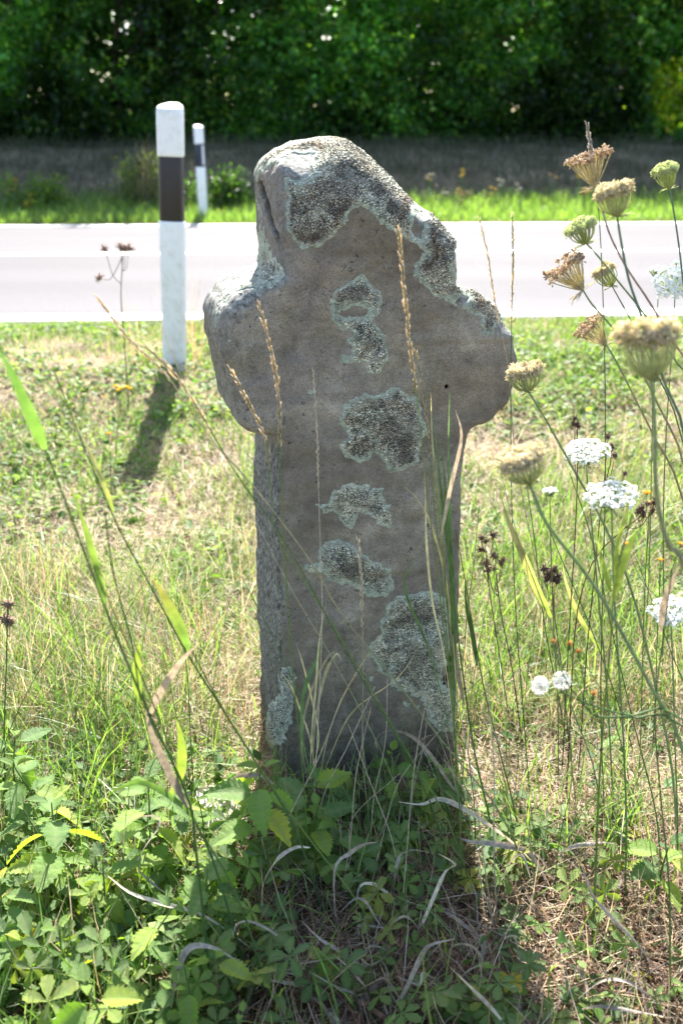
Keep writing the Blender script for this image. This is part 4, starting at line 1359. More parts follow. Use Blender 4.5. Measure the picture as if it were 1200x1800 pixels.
gp('stalk with a withered hooked leaf at the lower left', [(150, 960), (220, 1120), (290, 1290), (330, 1420), (400, 1540), (440, 1640)], (1.0, 1.08), 0, leaves=[([(345, 1440), (300, 1400), (250, 1375), (210, 1385), (190, 1400)], 1.05, 1.05, 0.007, (GREEN, GREEN)), ([(330, 1420), (300, 1360), (268, 1290), (255, 1240)], 1.05, 1.04, 0.010, (LILAC * .5, TAN * .8))], scol=(YGREEN, DGREEN), r=0.0014)
gp('stalk crossing low from the left towards the foot of the cross', [(330, 1130), (400, 1260), (470, 1370), (540, 1470), (610, 1560), (670, 1650)], (1.15, 1.20), 0, scol=(GREEN, YGREEN), r=0.0014)
gp('slim stalk rising from the left lawn towards the left arm', [(280, 560), (310, 640), (380, 800), (440, 900), (520, 1050), (580, 1150), (660, 1300), (700, 1400)], (1.3, 1.38), 0, scol=(PALE, GREEN), r=0.0008)
gp('pair of dark stalks right of the shaft, the left one', [(925, 850), (940, 960), (955, 1090), (985, 1250), (1010, 1400)], 1.7, 0, scol=(DGREEN, DGREEN), r=0.0013)
gp('dark stalk leaning left to right behind the lowest closed umbel', [(935, 860), (985, 980), (1040, 1110), (1090, 1250), (1130, 1380)], 1.66, 0, scol=(DGREEN, DGREEN), r=0.0012, leaves=[([(1060, 1150), (1020, 1090), (995, 1030), (988, 990)], 1.66, 1.66, 0.008, (YGREEN, TAN * .8))])
gp('stalk with a long green leaf ending in brown right of the shaft', [(880, 830), (905, 930), (945, 1040), (975, 1120), (1000, 1230), (1040, 1340)], 1.48, 0, scol=(TAN, DGREEN), r=0.0011, leaves=[([(968, 1085), (945, 1040), (920, 980), (895, 920), (880, 875)], 1.48, 1.48, 0.012, (YGREEN, TAN * .8))])
gp('dark stalk running down beside the right edge of the shaft', [(800, 930), (815, 1010), (832, 1110), (850, 1210), (880, 1330), (905, 1430)], 1.42, 0, scol=(DGREEN, GREEN), r=0.0013, leaves=[([(838, 1170), (828, 1110), (818, 1060), (817, 1010)], 1.42, 1.42, 0.008, (DGREEN, GREEN)), ([(815, 1240), (800, 1160), (792, 1090), (797, 1040)], 1.42, 1.42, 0.009, (TAN * .6, TAN * .8))])
gp('green stalk with dry leaf tips against the lower right of the shaft', [(770, 820), (785, 930), (800, 1080), (815, 1200), (835, 1330), (860, 1440)], 1.38, 0, scol=(GREEN, DGREEN), r=0.0016)
gp('stalk leaning right between the open white umbels', [(1000, 830), (1040, 950), (1075, 1110), (1110, 1260), (1150, 1420)], 1.35, 0, scol=(GREEN, GREEN), r=0.0013)
gp('yellow-green bushy blade stalk at the right', [(1110, 905), (1080, 1020), (1072, 1130), (1060, 1260), (1050, 1420), (1045, 1560)], (1.1, 1.2), 0, scol=(YGREEN, GREEN), r=0.0018, leaves=[([(1075, 1060), (1090, 1000), (1105, 960), (1125, 925)], 1.12, 1.1, 0.010, (YGREEN * 1.4, YGREEN * 1.5)), ([(1080, 1020), (1082, 960), (1100, 900), (1112, 850)], 1.12, 1.1, 0.008, (YGREEN * 1.3, YGREEN * 1.2)), ([(1072, 1040), (1060, 1000), (1050, 960), (1045, 930)], 1.12, 1.12, 0.008, (YGREEN * 1.2, YGREEN * 1.6))])
gp('stalk at the right edge with a brown kinked leaf', [(1180, 1000), (1165, 1120), (1150, 1250), (1160, 1400), (1175, 1560)], 1.1, 0, scol=(DGREEN, GREEN), r=0.0014, leaves=[([(1160, 1110), (1165, 1060), (1180, 1020), (1195, 990)], 1.1, 1.1, 0.008, (TAN * .6, TAN * .7))])
gp('bright single blade standing at the bottom right of centre', [(742, 1675), (748, 1740), (757, 1800), (765, 1850)], 0.95, 0, scol=(YGREEN * 1.3, YGREEN), r=0.0017)

# straggling stalks that cannot be told apart singly by look: one label
rg = np.random.default_rng(404)
specs = []
for i in range(46):
    zone = i % 3
    if zone == 0:   # right meadow
        tx, ty = rg.uniform(830, 1200), rg.uniform(880, 1300)
        lab = 'plain thin green stalk in the tangle right of the cross'; gr = 'thin stalks right of the cross'; c = (GREEN * rg.uniform(.7, 1.4), DGREEN * rg.uniform(.8, 1.5))
        dd = rg.uniform(1.25, 1.95)
    elif zone == 1:
        tx, ty = rg.uniform(20, 430), rg.uniform(960, 1250)
        lab = 'plain thin stalk in the grass left of the cross'; gr = 'thin stalks left of the cross'; c = (YGREEN * rg.uniform(.6, 1.2), GREEN)
        dd = rg.uniform(1.3, 2.0)
    else:
        tx, ty = rg.uniform(500, 860), rg.uniform(1150, 1420)
        lab = 'dry straw stalk leaning before the foot of the cross'; gr = 'straw stalks at the foot of the cross'; c = (PALE * rg.uniform(.7, 1), TAN * rg.uniform(.6, 1))
        dd = rg.uniform(1.2, 1.45)
    yb = float(topx(np.array([0, dd, 0.0]))[1])
    bx = tx + rg.uniform(-170, 170)
    gp(lab, [(tx, ty), (tx + (bx - tx) * rg.uniform(.35, .6) + rg.uniform(-14, 14), ty + (yb - ty) * .33), (tx + (bx - tx) * rg.uniform(.65, .95), ty + (yb - ty) * .66), (bx, max(yb, ty + 60))], dd, 0, scol=c, r=rg.uniform(0.0006, 0.0012), group=gr, dry=zone == 2)

# tuft of blue-green blades against the right of the shaft
def blade_tuft(label, blades_, d, name='blade_tuft', cat='grass tuft', base=(790, 1300)):
    b = at(base[0], base[1], d); b[2] = gz(b[0], b[1])
    root = empty(name, b, label, cat)
    for pts, w, c in blades_:
        m = len(pts)
        Wl = smooth_path([at(x, y, d + rg.uniform(-.015, .015)) for (x, y) in pts], 16)
        t = np.linspace(0, 1, 16)
        ww = w * np.clip(np.minimum(0.12 + t * 1.3, (1 - t) * 1.9 + 0.03), 0.03, 1)
        c = np.asarray(c, float); cc = c[0] * (1 - t[:, None] ** 2) + c[1] * t[:, None] ** 2 if c.ndim == 2 else c
        a = Acc(); ribbon(a, Wl, ww, cc, up=(rg.uniform(-.6, .6), -1, 0.3), fold=0.35, twist=rg.uniform(-.6, .6))
        a.build('blade', M_GRASS, root, b)
    return root


BLUE = np.array([0.095, 0.17, 0.09])
blade_tuft('tuft of blue-green grass blades against the right side of the shaft', [
    ([(800, 1300), (795, 1150), (790, 1000), (778, 900), (768, 800), (760, 720)], 0.006, (GREEN, BLUE * 1.3)),
    ([(800, 1300), (790, 1130), (778, 980), (765, 850), (758, 760), (757, 690)], 0.007, (GREEN, PALE)),
    ([(802, 1300), (798, 1150), (793, 1000), (790, 880), (788, 780), (790, 690)], 0.0055, (BLUE, BLUE * 1.3)),
    ([(805, 1300), (800, 1150), (796, 1010), (785, 900), (780, 830), (770, 760)], 0.006, (BLUE, GREEN * 1.3)),
    ([(805, 1310), (800, 1180), (785, 1030), (760, 930), (735, 880), (700, 845)], 0.004, (TAN, TAN)),
    ([(800, 1300), (780, 1150), (760, 1060), (750, 960), (748, 900), (745, 820)], 0.005, (PALE, PALE)),
    ([(795, 1310), (770, 1200), (745, 1120), (715, 1050), (712, 1010), (735, 975)], 0.005, (BLUE, GREEN * 1.3)),
], 1.40)
blade_tuft('cluster of dry straw blades sprouting at the foot of the cross', [
    ([(545, 1370), (548, 1290), (556, 1200), (562, 1120), (575, 1050)], 0.005, (PALE, PALE)),
    ([(550, 1370), (552, 1280), (570, 1190), (590, 1150), (600, 1160)], 0.006, (LILAC, PALE)),
    ([(540, 1370), (530, 1300), (545, 1220), (580, 1150), (598, 1158)], 0.005, (LILAC, LILAC)),
    ([(545, 1370), (560, 1300), (548, 1230), (530, 1160), (520, 1130)], 0.004, (PALE, TAN)),
    ([(555, 1370), (545, 1300), (525, 1240), (508, 1200), (490, 1180)], 0.004, (PALE, TAN)),
    ([(560, 1380), (575, 1300), (600, 1230), (640, 1160), (690, 1085)], 0.003, (TAN, TAN)),
    ([(550, 1380), (530, 1290), (535, 1210), (560, 1150), (566, 1120)], 0.009, (BLUE * 1.2, BLUE)),
    ([(560, 1390), (580, 1330), (620, 1250), (700, 1190), (745, 1120)], 0.003, (TAN * .8, PALE)),
], 1.44, 'straw_tuft', 'grass tuft', (550, 1380))


# ---- withered curling leaves lying and arching in front of the cross
def dry_leaf(pts, d0, d1, w, col, label, i):
    q = np.array(pts, float); m = len(q)
    lo = q[np.argmax(q[:, 1])]
    D = ghit(lo[0], lo[1])[1] - 0.03
    rr_ = np.random.default_rng(i)
    W = smooth_path([at(x, y, D + rr_.uniform(-.012, .012)) for k, (x, y) in enumerate(q)], 18)
    g = ground(W[:, 0], W[:, 1]) + 0.008
    W[:, 2] = np.maximum(W[:, 2], g)
    t = np.linspace(0, 1, 18)
    ww = 0.85 * w * np.clip(np.minimum(0.2 + t * 1.6, (1 - t) * 1.8 + 0.05), 0.05, 1)
    a = Acc(); ribbon(a, W, ww, col * (0.9 + 0.2 * np.sin(t * 9 + i))[:, None], up=(0.2, -0.5, 1), fold=0.5, twist=rg.uniform(-3.2, 3.2), phase=rg.uniform(.2, 1.4))
    o = a.build('withered_leaf', M_DEAD, None, W[0])
    o.location = W[0]
    tag(o, label, 'dry leaf', 'withered grass leaves before the cross')


DL = [([(492, 1388), (465, 1366), (430, 1362), (400, 1378), (372, 1420)], 1.36, 1.34, 0.011, 'broad lilac-grey withered leaf arching left over the nettles'),
      ([(545, 1490), (520, 1490), (490, 1510), (465, 1550), (455, 1610)], 1.28, 1.25, 0.009, 'withered leaf arching in the shade left of the lower centre'),
      ([(662, 1480), (640, 1484), (615, 1500), (588, 1530), (590, 1640)], 1.28, 1.25, 0.007, 'thin withered leaf with a sharp kink in the shaded centre'),
      ([(693, 1580), (680, 1570), (655, 1555), (632, 1560), (625, 1605)], 1.2, 1.18, 0.008, 'short curled withered leaf in the shaded lower centre'),
      ([(690, 1580), (695, 1530), (705, 1505), (725, 1495), (760, 1500)], 1.24, 1.26, 0.008, 'withered leaf bent like a hook right of the shaded centre'),
      ([(860, 1440), (800, 1390), (760, 1330), (720, 1290), (680, 1284), (660, 1300), (665, 1320)], 1.36, 1.36, 0.010, 'long grey withered leaf curling off the foot of the cross'),
      ([(800, 1370), (770, 1345), (745, 1325), (740, 1300), (765, 1290)], 1.42, 1.42, 0.008, 'small curled withered leaf by the right foot of the shaft'),
      ([(700, 1410), (740, 1415), (775, 1405), (830, 1430), (900, 1480), (950, 1530)], 1.3, 1.28, 0.010, 'withered leaf running right across the stalks'),
      ([(960, 1550), (930, 1500), (880, 1485), (830, 1480), (800, 1470)], 1.25, 1.27, 0.012, 'broad grey withered leaf bending at the lower right'),
      ([(1020, 1520), (1040, 1575), (1070, 1610), (1110, 1650), (1150, 1700)], 1.15, 1.1, 0.010, 'lilac withered blade sloping down at the lower right'),
      ([(985, 1535), (990, 1500), (1020, 1485), (1060, 1480), (1085, 1485)], 1.22, 1.22, 0.009, 'cream withered leaf arched over the litter at the right'),
      ([(740, 1600), (735, 1640), (780, 1540), (800, 1520), (770, 1500)], 1.22, 1.24, 0.009, 'zigzag withered leaf right of the shaded centre'),
      ([(530, 1620), (560, 1650), (590, 1670), (620, 1690), (650, 1700)], 1.14, 1.12, 0.009, 'grey withered blade lying in the shade below the nettles'),
      ([(460, 1730), (520, 1700), (560, 1690), (600, 1680)], 1.05, 1.1, 0.008, 'grey withered blade lying low at the bottom centre'),
      ([(300, 1780), (310, 1720), (330, 1670), (370, 1665), (420, 1690)], 1.0, 1.04, 0.012, 'broad withered leaf arching at the bottom left'),
      ([(60, 1670), (130, 1650), (200, 1660), (280, 1670), (330, 1672)], 0.98, 1.02, 0.006, 'long dry stalk lying across the lower left weeds'),
      ([(215, 1500), (225, 1450), (260, 1435), (280, 1450), (240, 1520), (290, 1570), (350, 1620)], 1.08, 1.05, 0.008, 'withered leaf looping over the lower left weeds'),
      ([(190, 1540), (230, 1570), (290, 1590), (360, 1610), (460, 1680)], 1.06, 1.04, 0.008, 'dry stalk slanting through the lower left weeds'),
      ([(680, 1730), (700, 1760), (740, 1680), (760, 1660), (800, 1650)], 1.06, 1.1, 0.008, 'bent withered leaf at the bottom right of centre'),
      ([(790, 1700), (830, 1740), (870, 1780), (900, 1820)], 0.95, 0.92, 0.007, 'straw blade slanting out of the bottom edge'),
      ([(985, 1785), (1050, 1770), (1120, 1778), (1190, 1790)], 0.98, 0.98, 0.007, 'straw blade lying flat along the bottom right'),
      ([(1010, 1760), (1060, 1725), (1110, 1730), (1160, 1770)], 1.0, 1.0, 0.007, 'grey bent blade above the bottom right corner'),
      ([(800, 1240), (790, 1220), (782, 1235), (800, 1280), (820, 1300)], 1.46, 1.44, 0.007, 'curled withered leaf against the right edge of the shaft')]
for i, (p, a0, a1, w, lab) in enumerate(DL):
    dry_leaf(p, a0, a1, w, (LILAC if 'grey' in lab or 'lilac' in lab or i % 2 == 0 else PALE) * (0.95 if 'grey' in lab else 1.0), lab, i)


rl = np.random.default_rng(616)
for i in range(24):
    px = rl.uniform(420, 960); py = rl.uniform(1480, 1800); sgn = rl.choice([-1, 1]); L_ = rl.uniform(50, 120); hgt = rl.uniform(25, 90)
    sh = rl.integers(0, 4); j_ = lambda v: v + rl.uniform(-.13, .13)
    prof = [[(0, 0), (j_(.15), j_(.5)), (j_(.45), j_(.95)), (j_(.8), j_(.9)), (1, j_(.5))], [(0, 0), (j_(.3), j_(.3)), (j_(.6), j_(.45)), (1.3, j_(.8))],
            [(0, 0), (j_(.02), j_(.8)), (j_(.1), 1.1), (j_(.35), j_(.7)), (j_(.3), j_(.45))], [(0, j_(.1)), (j_(.5), j_(.35)), (j_(.8), j_(.1)), (1.4, j_(.3))]][sh]
    dry_leaf([(px + sgn * L_ * u_, py - hgt * w_) for u_, w_ in prof], 1, 1, rl.uniform(.0035, .007),
             [LILAC, PALE * .7, TAN * .6][i % 3], 'thin withered grass leaf curling in the shade before the cross', 100 + i)

# dead stalks and twigs matted together in the shade before the cross
def dead_mat():
    r = np.random.default_rng(909)
    a = Acc()
    for zone, n_ in ((0, 420), (1, 260)):
        for i in range(n_):
            px, py = (r.uniform(380, 900), r.uniform(1560, 2000)) if zone == 0 else (r.uniform(780, 1260), r.uniform(1430, 1950))
            p = ghit(px, py)
            az = r.uniform(0, 3.14); ln = r.uniform(.05, .20); hh = r.uniform(0.004, 0.045)
            d = np.array([math.cos(az), math.sin(az), 0]) * ln
            q = smooth_path([p - d * .5 + [0, 0, r.uniform(0, .02)], p + [r.normal() * .012, r.normal() * .012, hh], p + d * .5 + [0, 0, r.uniform(0, .05)]], 6)
            q[:, 2] = np.maximum(q[:, 2], ground(q[:, 0], q[:, 1]) + .002)
            c = [(0.14, 0.11, 0.09), (0.27, 0.22, 0.17), (0.09, 0.06, 0.042), (0.18, 0.11, 0.07)][r.integers(0, 4)]
            if i % 3: tubes(a, q, r.uniform(.0005, .0013), c, 4)
            else: ribbon(a, q, np.array([.3, .8, 1, .9, .6, .1]) * r.uniform(.003, .007), np.array(c) * 1.2, fold=.5, twist=r.uniform(-3, 3))
    o = a.build('dead_stalks', M_DEAD, None, kind='stuff')
    tag(o, 'mat of brown dead stalks and twigs on the ground before the cross', 'dead stalks')


dead_mat()


# ---- wild carrots
def umbel(root, org, top, axis, R, H, kind, rng):
    """head at world point top (where the rays leave the stalk), axis = direction the head faces"""
    ax = norm(np.asarray(axis, float)); s = norm(np.cross(ax, [0.31, 1, 0.2])); u = np.cross(s, ax)
    nr = {'nest': 46, 'cup': 42, 'open': 34, 'dry': 40}[kind]
    k = np.arange(nr); rr = np.sqrt((k + 0.5) / nr); ph = k * 2.39996 + rng.uniform(0, 6)
    t = np.linspace(0, 1, 7)[None, :]
    out = rr[:, None]
    if kind == 'nest':     # rays bulge out and bend in
        rad = R * out * np.sin(np.clip(t * 2.05, 0, 2.05)) * (1 - 0.10 * t ** 3); hh = H * t ** 1.25 * (0.74 + 0.16 * out ** 2)
    elif kind == 'cup':
        rad = R * out * (1 - (1 - t) ** 2.2); hh = H * (t ** 1.2) * (0.86 + 0.10 * np.cos(out * 3))
    elif kind == 'dry':
        rad = R * out * t ** 0.9 * (1 + .06 * np.sin(k * 1.7))[:, None]; hh = H * (t ** 1.05) * (0.85 + 0.1 * out)
    else:
        rad = R * out * t ** 0.8; hh = H * (1.12 - 0.2 * out ** 2) * t ** 1.2
    rad = rad * (1 + 0.06 * rng.normal(size=(nr, 1))); hh = hh * (1 + 0.05 * rng.normal(size=(nr, 1)))
    e = np.cos(ph)[:, None] * s[None] + np.sin(ph)[:, None] * u[None]
    P = top + e[:, None] * rad[..., None] + ax[None, None] * hh[..., None]
    rc = {'nest': np.array([0.55, 0.60, 0.33]), 'cup': np.array([0.50, 0.58, 0.27]), 'open': np.array([0.36, 0.48, 0.22]), 'dry': np.array([0.60, 0.55, 0.38])}[kind]
    a = Acc(); tubes(a, P, np.linspace(0.0010, 0.00065, 7) * (R / 0.03) ** 0.5, rc, 4)
    a.build('ray', M_FRUIT, root, org, kind='stuff')
    # umbellets
    tip = P[:, -1]; D = norm(P[:, -1] - P[:, -2])
    m = 34 if kind == 'nest' or kind == 'cup' else 20 if kind == 'dry' else 24
    rho = 0.0082 * (R / 0.03) * (0.85 if kind == 'open' else 0.72 if kind == 'dry' else 1.0)
    off = norm(rng.normal(size=(nr, m, 3)) + D[:, None] * 1.3) * rng.uniform(.6, 1.2, (nr, 1, 1))
    ends = tip[:, None] + off * rho * rng.uniform(0.55, 1.15, (nr, m, 1))
    if kind in ('nest', 'cup'):
        lowr = rr > 0.62
        P2_ = P[lowr, -2] * 0.65 + P[lowr, -1] * 0.35
        tip2 = np.concatenate([tip, P2_]); D2_ = np.concatenate([D, D[lowr]])
        off = norm(rng.normal(size=(len(tip2), m, 3)) + D2_[:, None] * 0.9 + norm(tip2 - top - ax * ((tip2 - top) @ ax)[:, None])[:, None] * 0.5)
        ends = tip2[:, None] + off * rho * rng.uniform(0.45, 1.1, (len(tip2), m, 1))
        tip = tip2
    a = Acc()
    mid = np.stack([np.repeat(tip[:, None], m, 1), (np.repeat(tip[:, None], m, 1) + ends) / 2, ends], 2).reshape(-1, 3, 3)
    tubes(a, mid, 0.00022 * np.ones(3) * (R / .03), rc, 3)
    E = ends.reshape(-1, 3); dirs = (off).reshape(-1, 3)
    if kind == 'open':
        X, Y, Z = aim_axes(norm(dirs * 0.4 + ax), 0.0027 * (R / .035) * rng.uniform(.8, 1.25, len(E)), 0.0024, rng)
        a.build('pedicel', M_FRUIT, root, org, kind='stuff')
        b = Acc(); stamp(b, FLO_V, FLO_F, E, X, Y, Z, np.array([0.88, 0.88, 0.85]))
        b.build('floret', M_FLOWER, root, org, kind='stuff')
    else:
        X, Y, Z = aim_axes(dirs, 0.0013 * (R / .03), 0.0026 * (R / .03) * rng.uniform(.7, 1.2, len(E)), rng)
        base = {'nest': np.array([0.74, 0.72, 0.50]), 'cup': np.array([0.62, 0.70, 0.38]), 'dry': np.array([0.66, 0.57, 0.44])}[kind]
        tipc = {'nest': np.array([0.76, 0.64, 0.56]), 'cup': np.array([0.76, 0.80, 0.56]), 'dry': np.array([0.40, 0.26, 0.19])}[kind]
        w = rng.random((len(E), 1)) ** 1.3
        stamp(a, OCT_V, OCT_F, E, X, Y, Z, base * (1 - w) + tipc * w)
        a.build('fruit', M_FRUIT, root, org, kind='stuff')
    # bracts below the head: forked threads bending out and down
    nb = 9
    pb = rng.uniform(0, 6.28, nb); eb = np.cos(pb)[:, None] * s + np.sin(pb)[:, None] * u
    tb = np.linspace(0, 1, 5)[None, :, None]
    ln = R * rng.uniform(0.5, 0.95, nb)[:, None, None]
    PB = top + eb[:, None] * ln * tb + ax * ln * (0.35 * tb - 0.55 * tb ** 2) * rng.uniform(-.8, 1.4, nb)[:, None, None]
    side = norm(np.cross(eb, ax))[:, None]
    PB2 = PB.copy(); PB2[:, 2:] += side * ln * 0.22 * (tb[:, 2:] - 0.4)
    PB3 = PB.copy(); PB3[:, 2:] -= side * ln * 0.22 * (tb[:, 2:] - 0.4)
    a = Acc(); tubes(a, np.concatenate([PB, PB2, PB3]), np.linspace(0.0005, 0.00025, 5), rc * 0.9, 3)
    a.build('bract', M_FRUIT, root, org)


def carrot(label, head, Rpx, Hpx, kind, d, stem, tiltdir=None, scol=(GREEN, GREEN), r=0.0014, d1=None, dry=False):
    """head: px of the ray base; stem: px polyline going down from there"""
    rng = np.random.default_rng(int(head[0] * 7 + head[1]))
    pts = [head] + list(stem)
    W = wpath(pts, d, d if d1 is None else d1, 22)
    base = W[-1].copy()
    root = empty('wild_carrot', base, label, 'wild carrot', 'wild carrot umbels on the right')
    L = np.linspace(0, 1, 22)
    a = Acc(); c = np.asarray(scol[0]) * (1 - L[:, None]) + np.asarray(scol[1]) * L[:, None]
    tubes(a, W[None], (r * (0.85 + 0.5 * L))[None], c[None], 7)
    a.build('stem', M_DEAD if dry else M_STEM, root, base)
    top = W[0]
    dep = top[1] * CP + (CAMZ - top[2]) * SP
    sc = dep / FPX
    axd = norm(W[0] - W[1])
    if tiltdir is not None:
        tp = at(tiltdir[0], tiltdir[1], d + (tiltdir[2] if len(tiltdir) > 2 else 0)); axd = norm(tp - top)
    umbel(root, base, top, axd, Rpx * sc, Hpx * sc, kind, rng)
    return root


LG = np.array([0.20, 0.27, 0.12]); BG = np.array([0.13, 0.19, 0.13])
carrot('biggest closed pinkish umbel, blurred and close at the right edge', (1144, 668), 58, 100, 'nest', 0.98, [(1150, 760), (1153, 870), (1175, 960), (1215, 1040)], None, (LG, np.array([.30, .22, .13])), 0.0022, 0.95)
carrot('second blurred closed umbel, low beside the right arm', (930, 850), 44, 60, 'nest', 1.08, [(960, 920), (1030, 1010), (1080, 1090), (1150, 1220), (1200, 1320)], (908, 790), (LG, LG), 0.0020, 1.05)
carrot('closed green umbel touching the end of the right arm', (928, 688), 33, 46, 'nest', 1.42, [(960, 740), (1010, 830), (1060, 920), (1110, 1040), (1150, 1200), (1180, 1350)], (918, 640), (LG, LG), 0.0017)
carrot('round fluffy closed umbel high at the right', (1084, 380), 33, 55, 'nest', 1.30, [(1090, 420), (1104, 490), (1128, 560), (1170, 680), (1210, 800)], None, (BG, BG), 0.0016, 1.3)
carrot('dry brown open umbel, the highest of the umbels', (1045, 330), 37, 55, 'dry', 1.48, [(1056, 360), (1070, 410), (1100, 470), (1140, 530), (1180, 600), (1230, 700)], (1033, 272), (GREY, np.array([.40, .20, .14])), 0.0014, 1.45, True)
carrot('small light green umbel above the brown fruiting one', (1030, 428), 26, 42, 'cup', 1.45, [(1050, 450), (1090, 500), (1130, 550), (1190, 640), (1230, 720)], (1014, 384), (LG, LG), 0.0013)
carrot('brown-tipped cup umbel tilted left over the road', (1024, 510), 38, 56, 'dry', 1.45, [(1040, 535), (1075, 575), (1110, 625), (1160, 720), (1210, 850)], (988, 462), (LG, np.array([.35, .25, .15])), 0.0014)
carrot('small round green umbel over the road', (1075, 503), 21, 40, 'nest', 1.62, [(1090, 530), (1106, 560), (1150, 650), (1200, 780)], None, (LG * .7, LG * .7), 0.0011)
carrot('half-curled brownish umbel just below the road edge', (1065, 607), 28, 50, 'dry', 1.50, [(1085, 640), (1115, 700), (1150, 770), (1200, 880)], (1030, 570), (LG, np.array([.40, .24, .15])), 0.0014)
carrot('small green umbel at the far right above the road', (1176, 332), 20, 44, 'cup', 1.60, [(1183, 370), (1192, 430), (1200, 500), (1210, 600)], None, (BG, BG), 0.0013)
carrot('open white umbel level with the lower end of the blue-green blades', (1030, 815), 35, 26, 'open', 1.45, [(1032, 850), (1040, 930), (1050, 1040), (1065, 1200), (1075, 1380)], (1031, 770, -0.012), (LG, GREEN), 0.0012)
carrot('widest open white umbel below the other at the right', (1074, 890), 42, 24, 'open', 1.30, [(1075, 930), (1078, 1030), (1085, 1150), (1095, 1300), (1100, 1450)], (1074, 850, -0.006), (LG, GREEN), 0.0013)
carrot('open white umbel near the right edge in mid height', (1178, 1088), 32, 22, 'open', 1.35, [(1180, 1130), (1183, 1220), (1186, 1330), (1190, 1450)], (1178, 1050, -0.02), (LG, GREEN), 0.0011)
carrot('bright white umbel before the road at the right edge', (1185, 510), 34, 28, 'open', 1.85, [(1184, 550), (1178, 640), (1170, 760), (1165, 900), (1165, 1100)], (1185, 470, -0.05), (LG, GREEN), 0.0011)
carrot('pale small umbel before the road left of the bright white one', (1156, 492), 16, 18, 'open', 1.95, [(1155, 540), (1150, 640), (1145, 780), (1140, 1000)], None, (LG, GREEN), 0.0010)
carrot('tiny white umbel above the brown dead flowers', (966, 872), 12, 10, 'open', 1.60, [(966, 900), (968, 980), (972, 1090), (980, 1250)], None, (np.array([.25, .15, .1]), GREEN), 0.0009)


# ---- dead composite heads, hawkweed and other flowers
def ball_head(a, c, r, col, rng, n=26, spike=0.5):
    d = norm(rng.normal(size=(n, 3)) + np.array([0, 0, .3]))
    X, Y, Z = aim_axes(d, r * 0.24, r * (1.0 + spike), rng)
    stamp(a, SPK_V, SPK_F, c + d * r * 0.15, X, Y, Z, np.asarray(col) * (1 + .25 * rng.normal(size=(n, 1))))
    X, Y, Z = rand_axes(1, r * .8, r * .8, r * .8, rng)
    stamp(a, OCT_V, OCT_F, np.asarray(c)[None], X, Y, Z, np.asarray(col)[None] * .7)


def weed(label, name, cat, heads, stem, d, hcol, scol, hr=0.006, r=0.0010, group=None, kind='dead', leaves=0, d1=None):
    """heads: list of px; stem: main px polyline from the branching point down"""
    rng = np.random.default_rng(int(heads[0][0] * 3 + heads[0][1]))
    W = wpath(stem, d, d if d1 is None else d1, 16)
    base = W[-1].copy()
    root = empty(name, base, label, cat, group)
    a = Acc(); tubes(a, W, np.linspace(r * .8, r * 1.3, 16), np.asarray(scol), 5)
    for h in heads:
        hp = at(h[0], h[1], d + rng.uniform(-.02, .02) * d); k = rng.integers(0, 4)
        p = smooth_path([hp, hp * .55 + W[k] * .45 - [0, 0, .01 * d], W[k]], 7)
        tubes(a, p, np.linspace(r * .5, r * .7, 7), np.asarray(scol), 4)
    a.build('stem', M_DEAD if kind == 'dead' else M_STEM, root, base)
    for h in heads:
        hp = at(h[0], h[1], d)
        b = Acc()
        if kind == 'dead':
            ball_head(b, hp, hr * rng.uniform(.8, 1.2), hcol, rng)
            b.build('flower_head', M_DEAD, root, base)
        elif kind == 'yellow':
            n = 18
            ph = np.arange(n) * 6.283 / n; dd = np.stack([np.cos(ph), np.sin(ph) * .8, .35 + .25 * rng.random(n)], 1)
            X, Y, Z = aim_axes(dd, hr * .20, hr * 1.2, rng)
            stamp(b, SPK_V, SPK_F, np.repeat(hp[None], n, 0), X, Y, Z, np.asarray(hcol))
            X, Y, Z = rand_axes(1, hr * .4, hr * .4, hr * .4, rng); stamp(b, OCT_V, OCT_F, hp[None], X, Y, Z, np.asarray(hcol)[None] * .8)
            b.build('flower', M_FLOWER, root, base)
        elif kind == 'bud':
            X, Y, Z = aim_axes(np.array([[0.05, 0, 1.0]]), hr * .75, hr * 2.4, rng)
            stamp(b, SPK_V, SPK_F, hp[None] - [0, 0, hr], X * 1.6, Y * 1.6, Z * .9, GREEN[None])
            n = 14; dd = norm(rng.normal(size=(n, 3)) * .35 + np.array([0, 0, 1.0])); X, Y, Z = aim_axes(dd, hr * .3, hr * 1.9, rng)
            stamp(b, SPK_V, SPK_F, np.repeat(hp[None], n, 0) + [0, 0, hr * .3], X, Y, Z, np.asarray(hcol))
            b.build('bud', M_FLOWER, root, base)
        elif kind == 'puff':
            n = 150; dd = norm(rng.normal(size=(n, 3)))
            P = np.stack([np.repeat(hp[None], n, 0), hp + dd * hr], 1)
            tubes(b, P, np.array([0.0001, 0.00012]), (0.75, 0.74, 0.70), 3)
            X, Y, Z = aim_axes(dd, hr * .17, hr * .08, rng)
            stamp(b, FLO_V, FLO_F, hp + dd * hr, X, Y, Z, np.array([0.8, 0.8, 0.78]))
            b.build('seed_puff', M_FLOWER, root, base)
    return root


